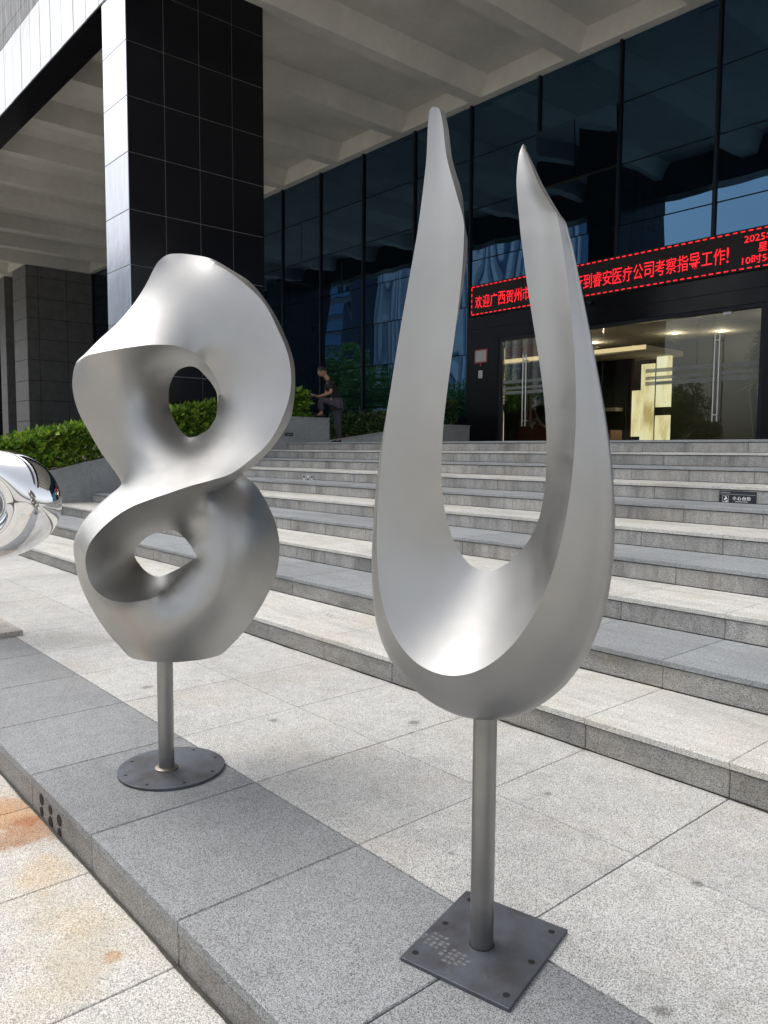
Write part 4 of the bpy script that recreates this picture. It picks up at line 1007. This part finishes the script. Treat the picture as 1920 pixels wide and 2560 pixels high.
# ================================================================== PERSON
def skin(name, joints, edges, mat, parent, lvl=2, **k):
    me = bpy.data.meshes.new(name); me.from_pydata([j[:3] for j in joints], edges, []); o = bpy.data.objects.new(name, me); COL.objects.link(o)
    m = o.modifiers.new('s', 'SKIN'); m.use_smooth_shade = True; m.branch_smoothing = .6
    for i, j in enumerate(joints):
        v = me.skin_vertices[0].data[i]; rr = j[3]; v.radius = rr if isinstance(rr, tuple) else (rr, rr); v.use_root = (i == 0)
    s = o.modifiers.new('d', 'SUBSURF'); s.levels = lvl; s.render_levels = lvl
    bpy.context.view_layer.update()
    m2 = bpy.data.meshes.new_from_object(o.evaluated_get(bpy.context.evaluated_depsgraph_get())); bpy.data.objects.remove(o)
    m2.materials.clear(); m2.materials.append(mat); m2.polygons.foreach_set('use_smooth', [True]*len(m2.polygons))
    return link(name, m2, parent, **k)
# local frame: +x where he faces (towards the planter), +y to his right hand side away from camera, z up, origin at standing foot
pe = empty('person', P(-10.0, 7.72, PLAT), R(180+48.96+14), label='man in black shirt and grey trousers, foot up on the planter wall, reading his phone', cat='person')
J = [(0.02, 0, .92, (.13, .10)), (.06, 0, 1.10, (.13, .105)), (.15, 0, 1.28, (.155, .11)), (.22, 0, 1.40, (.10, .075)), (.265, 0, 1.475, .055), (.33, 0, 1.555, .062),
     (.20, .17, 1.36, .052), (.20, .21, 1.13, .045), (.42, .10, 1.05, .032), (.485, .06, 1.06, .024),          # far arm 6-9
     (.20, -.17, 1.36, .052), (.24, -.20, 1.12, .045), (.44, -.09, 1.04, .032), (.50, -.05, 1.05, .024),       # near arm 10-13
     (-.02, -.09, .86, .10), (.0, -.09, .47, .06), (-.05, -.09, .09, .042), (.06, -.09, .035, .035),           # standing leg 14-17
     (.04, .09, .90, .10), (.43, .11, .98, .065), (.40, .11, .66, .045), (.52, .11, .60, .035)]                 # raised leg 18-21
E = [(0, 1), (1, 2), (2, 3), (3, 4), (4, 5), (2, 6), (6, 7), (7, 8), (8, 9), (2, 10), (10, 11), (11, 12), (12, 13), (0, 14), (14, 15), (15, 16), (16, 17), (0, 18), (18, 19), (19, 20), (20, 21)]
body = skin('body', J, E, M['skin'], pe)
# head with a face: sphere pulled into shape
bm = bmesh.new(); bmesh.ops.create_uvsphere(bm, u_segments=32, v_segments=24, radius=1)
for v in bm.verts:
    x_, y_, z_ = v.co
    X = x_*.098+.0; Y_ = y_*.074; Z = z_*.118
    if z_ < 0: X *= 1-.12*z_*z_; Y_ *= 1+.28*z_
    fr = max(0, x_)
    X += .022*math.exp(-((z_+.12)**2/.02+(y_)**2/.02))*fr               # nose
    X -= .010*math.exp(-((z_-.12)**2/.012+(abs(y_)-.34)**2/.03))*fr      # eye sockets
    X += .006*math.exp(-((z_+.42)**2/.008+(y_)**2/.06))*fr               # mouth
    Y_ += math.copysign(.012, y_)*math.exp(-((z_-.0)**2/.03+(x_+.05)**2/.02))*(abs(y_) > .8)   # ears
    v.co = (X, Y_, Z)
hd = bm_obj('head', bm, M['skin'], pe, True); hd.location = (.365, 0, 1.60); hd.rotation_euler = (0, R(38), 0)
bm = bmesh.new(); bmesh.ops.create_uvsphere(bm, u_segments=28, v_segments=20, radius=1)
bmesh.ops.delete(bm, geom=[v for v in bm.verts if v.co.z < -.25 or (v.co.x > .45 and v.co.z < .55) or (v.co.x > -.1 and v.co.z < .05)], context='VERTS')
for v in bm.verts: v.co = (v.co.x*.108-.006, v.co.y*.083, v.co.z*.128+.004+.003*math.sin(v.co.y*40))
hh = bm_obj('hair', bm, M['hair'], pe, True); hh.location = (.365, 0, 1.60); hh.rotation_euler = (0, R(38), 0)
sh = hh.modifiers.new('so', 'SOLIDIFY'); sh.thickness = .008
skin('shirt', [(0.015, 0, .86, (.155, .125)), (.06, 0, 1.08, (.16, .13)), (.145, 0, 1.27, (.18, .13)), (.215, 0, 1.40, (.115, .09)), (.25, 0, 1.45, .065),
               (.20, .17, 1.36, .075), (.20, .205, 1.19, .068), (.20, -.17, 1.36, .075), (.23, -.195, 1.18, .068)],
     [(0, 1), (1, 2), (2, 3), (3, 4), (2, 5), (5, 6), (2, 7), (7, 8)], M['shirt'], pe)
skin('trousers', [(0.01, 0, .90, (.14, .115)), (-.02, -.09, .84, .115), (.0, -.09, .47, .085), (-.05, -.09, .10, .066),
                  (.05, .09, .90, .115), (.43, .11, .975, .088), (.405, .11, .69, .070)], [(0, 1), (1, 2), (2, 3), (0, 4), (4, 5), (5, 6)], M['trouser'], pe)
for nm, (a, b, c) in (('shoe', (-.045, -.09, .0)), ('shoe', (.405, .11, .565))):
    skin(nm, [(a-.05, b, c+.05, (.04, .045)), (a+.05, b, c+.045, (.042, .04)), (a+.15, b, c+.035, (.040, .030)), (a+.20, b, c+.028, (.028, .020))], [(0, 1), (1, 2), (2, 3)], M['shoe'], pe)
def hand(px, py, pz, sgn):
    ed, js = [], [(px-.02, py, pz, (.024, .018)), (px+.05, py, pz+.008, (.034, .015))]; ed.append((0, 1))
    for f in range(4):
        yy = py+(-.03+.02*f); L_ = (.055, .068, .064, .05)[f]; k0 = len(js)
        js += [(px+.06, yy, pz+.01, .0095), (px+.06+L_*.6, yy, pz+.016, .0085), (px+.055+L_, yy, pz-.004, .0075)]
        ed += [(1, k0), (k0, k0+1), (k0+1, k0+2)]
    k0 = len(js); js += [(px+.02, py+sgn*.035, pz+.02, .011), (px+.055, py+sgn*.045, pz+.035, .009)]; ed += [(0, k0), (k0, k0+1)]
    skin('hand', js, ed, M['skin'], pe, 1)
hand(.51, .055, 1.06, -1); hand(.53, -.045, 1.05, 1)
ph = empty('phone', pe.location, pe.rotation_euler[2], label='pale phone held in the hands of the man by the planter', cat='phone')
o = link('phone_body', box_mesh(.15, .075, .009, M['white_pl'], 'z', .002), ph, (.60, 0, 1.095), (0, R(-28), 0))
gl = empty('glasses', pe.location, pe.rotation_euler[2], label='thin glasses on the face of the man looking down', cat='glasses')
for s_ in (-1, 1):
    bm = bmesh.new(); bmesh.ops.create_circle(bm, segments=16, radius=.022, cap_ends=False)
    me_ = bpy.data.meshes.new('rim'); V = [(.0, .022*math.cos(t), .018*math.sin(t)) for t in np.linspace(0, 2*math.pi, 16, endpoint=False)]; V += [(.004, a[1]*.85, a[2]*.85) for a in V]
    bm.free(); r_ = mesh_obj('rim', V, [(i, (i+1) % 16, 16+(i+1) % 16, 16+i) for i in range(16)], M['satin'], gl)
    r_.location = (.365+.098*math.cos(R(38))+.012, s_*.03, 1.60-.098*math.sin(R(38))+.02); r_.rotation_euler = (0, R(38), 0)
# ================================================================== ACROSS THE STREET (seen mirrored in the glass and the steel)
far = empty('office_building', (0, 0, 0), label='pale blue finned office block across the street, mirrored in the glass wall', cat='building')
YB = -30
hb('wall', far, -68, -36.5, YB-12, YB, -1.2, 19.2, M['bluewall'], ax='y')
V, F = [], []
for i in range(28):
    xx = -67.8+i*1.11
    a = len(V)
    for (q, r_) in ((0, YB+.02), (.45, YB+.02), (.45, YB+.55), (0, YB+.55)):
        for z_ in (-1.1, 19.4): V.append(P(xx+q, r_, z_))
    F += [(a, a+1, a+3, a+2), (a+2, a+3, a+5, a+4), (a+4, a+5, a+7, a+6), (a+6, a+7, a+1, a), (a+1, a+7, a+5, a+3)]
mesh_obj('facade_fins', V, F, M['fin'], far, kind='stuff')
dk = empty('office_building', (0, 0, 0), label='dark navy office block mirrored in the glass wall left of the finned block', cat='building')
hb('wall', dk, -95, -61, -36, -25, -1.2, 20, M['tower'], ax='y')
for i in range(12): hb('window_band', dk, -94.8, -61.2, -24.99, -24.9, .4+i*1.6, 1.4+i*1.6, M['glass'], ax='y')
tw = empty('office_tower', (0, 0, 0), label='distant dark office tower mirrored at the right edge of the glass wall', cat='building')
hb('wall', tw, -33.5, -20, -66, -55, -1.2, 46, M['tower'], ax='y')
for i in range(28): hb('window_band', tw, -33.4, -20.1, -54.99, -54.9, 1+i*1.6, 1.8+i*1.6, M['fin'] if i % 5 == 0 else M['bluewall'], ax='y')
tmeshes = []
for v_ in range(2):
    n = 5200; c = []
    for q in range(16):
        a = random.uniform(0, 6.28); r_ = random.uniform(.3, 2.3); c.append((r_*math.cos(a), r_*math.sin(a), random.uniform(3.2, 7.6), random.uniform(.9, 1.6)))
    c = np.array(c); k_ = rng.integers(0, len(c), n); d = rng.normal(size=(n, 3)); d /= np.linalg.norm(d, axis=1)[:, None]
    pts = c[k_, :3]+d*(c[k_, 3]*rng.uniform(.55, 1, n))[:, None]
    tmp = leaves('crown', pts, d, .30, M['tree_leaf'], None); tmeshes.append(tmp.data); bpy.data.objects.remove(tmp)
tl = lathe('tmp', [(.20, 0), (.15, 1.5), (.12, 3), (.05, 6)], M['bark'], None, 10); trunk_me = tl.data; bpy.data.objects.remove(tl)
words = ['first', 'second', 'third', 'fourth', 'fifth', 'sixth', 'seventh', 'eighth', 'ninth']
for i, (xx, yy, sc) in enumerate(((-45, -7, 1.1), (-40, -8, 1.25), (-36, -7, 1.05), (-32.6, -8, .95), (-29, -7.5, .85), (-25.5, -8, .8), (-21, -8, .72), (-50, -9, 1.3), (-17, -9, .7))):
    t = empty('street_tree', P(xx, yy, -1.1), random.uniform(0, 6), label='leafy street tree across the road, %s from the left in its row' % words[i], cat='tree', group='street trees across the road')
    t.scale = (sc, sc, sc)
    link('trunk', trunk_me, t); link('crown', tmeshes[i % 2], t, kind='stuff')
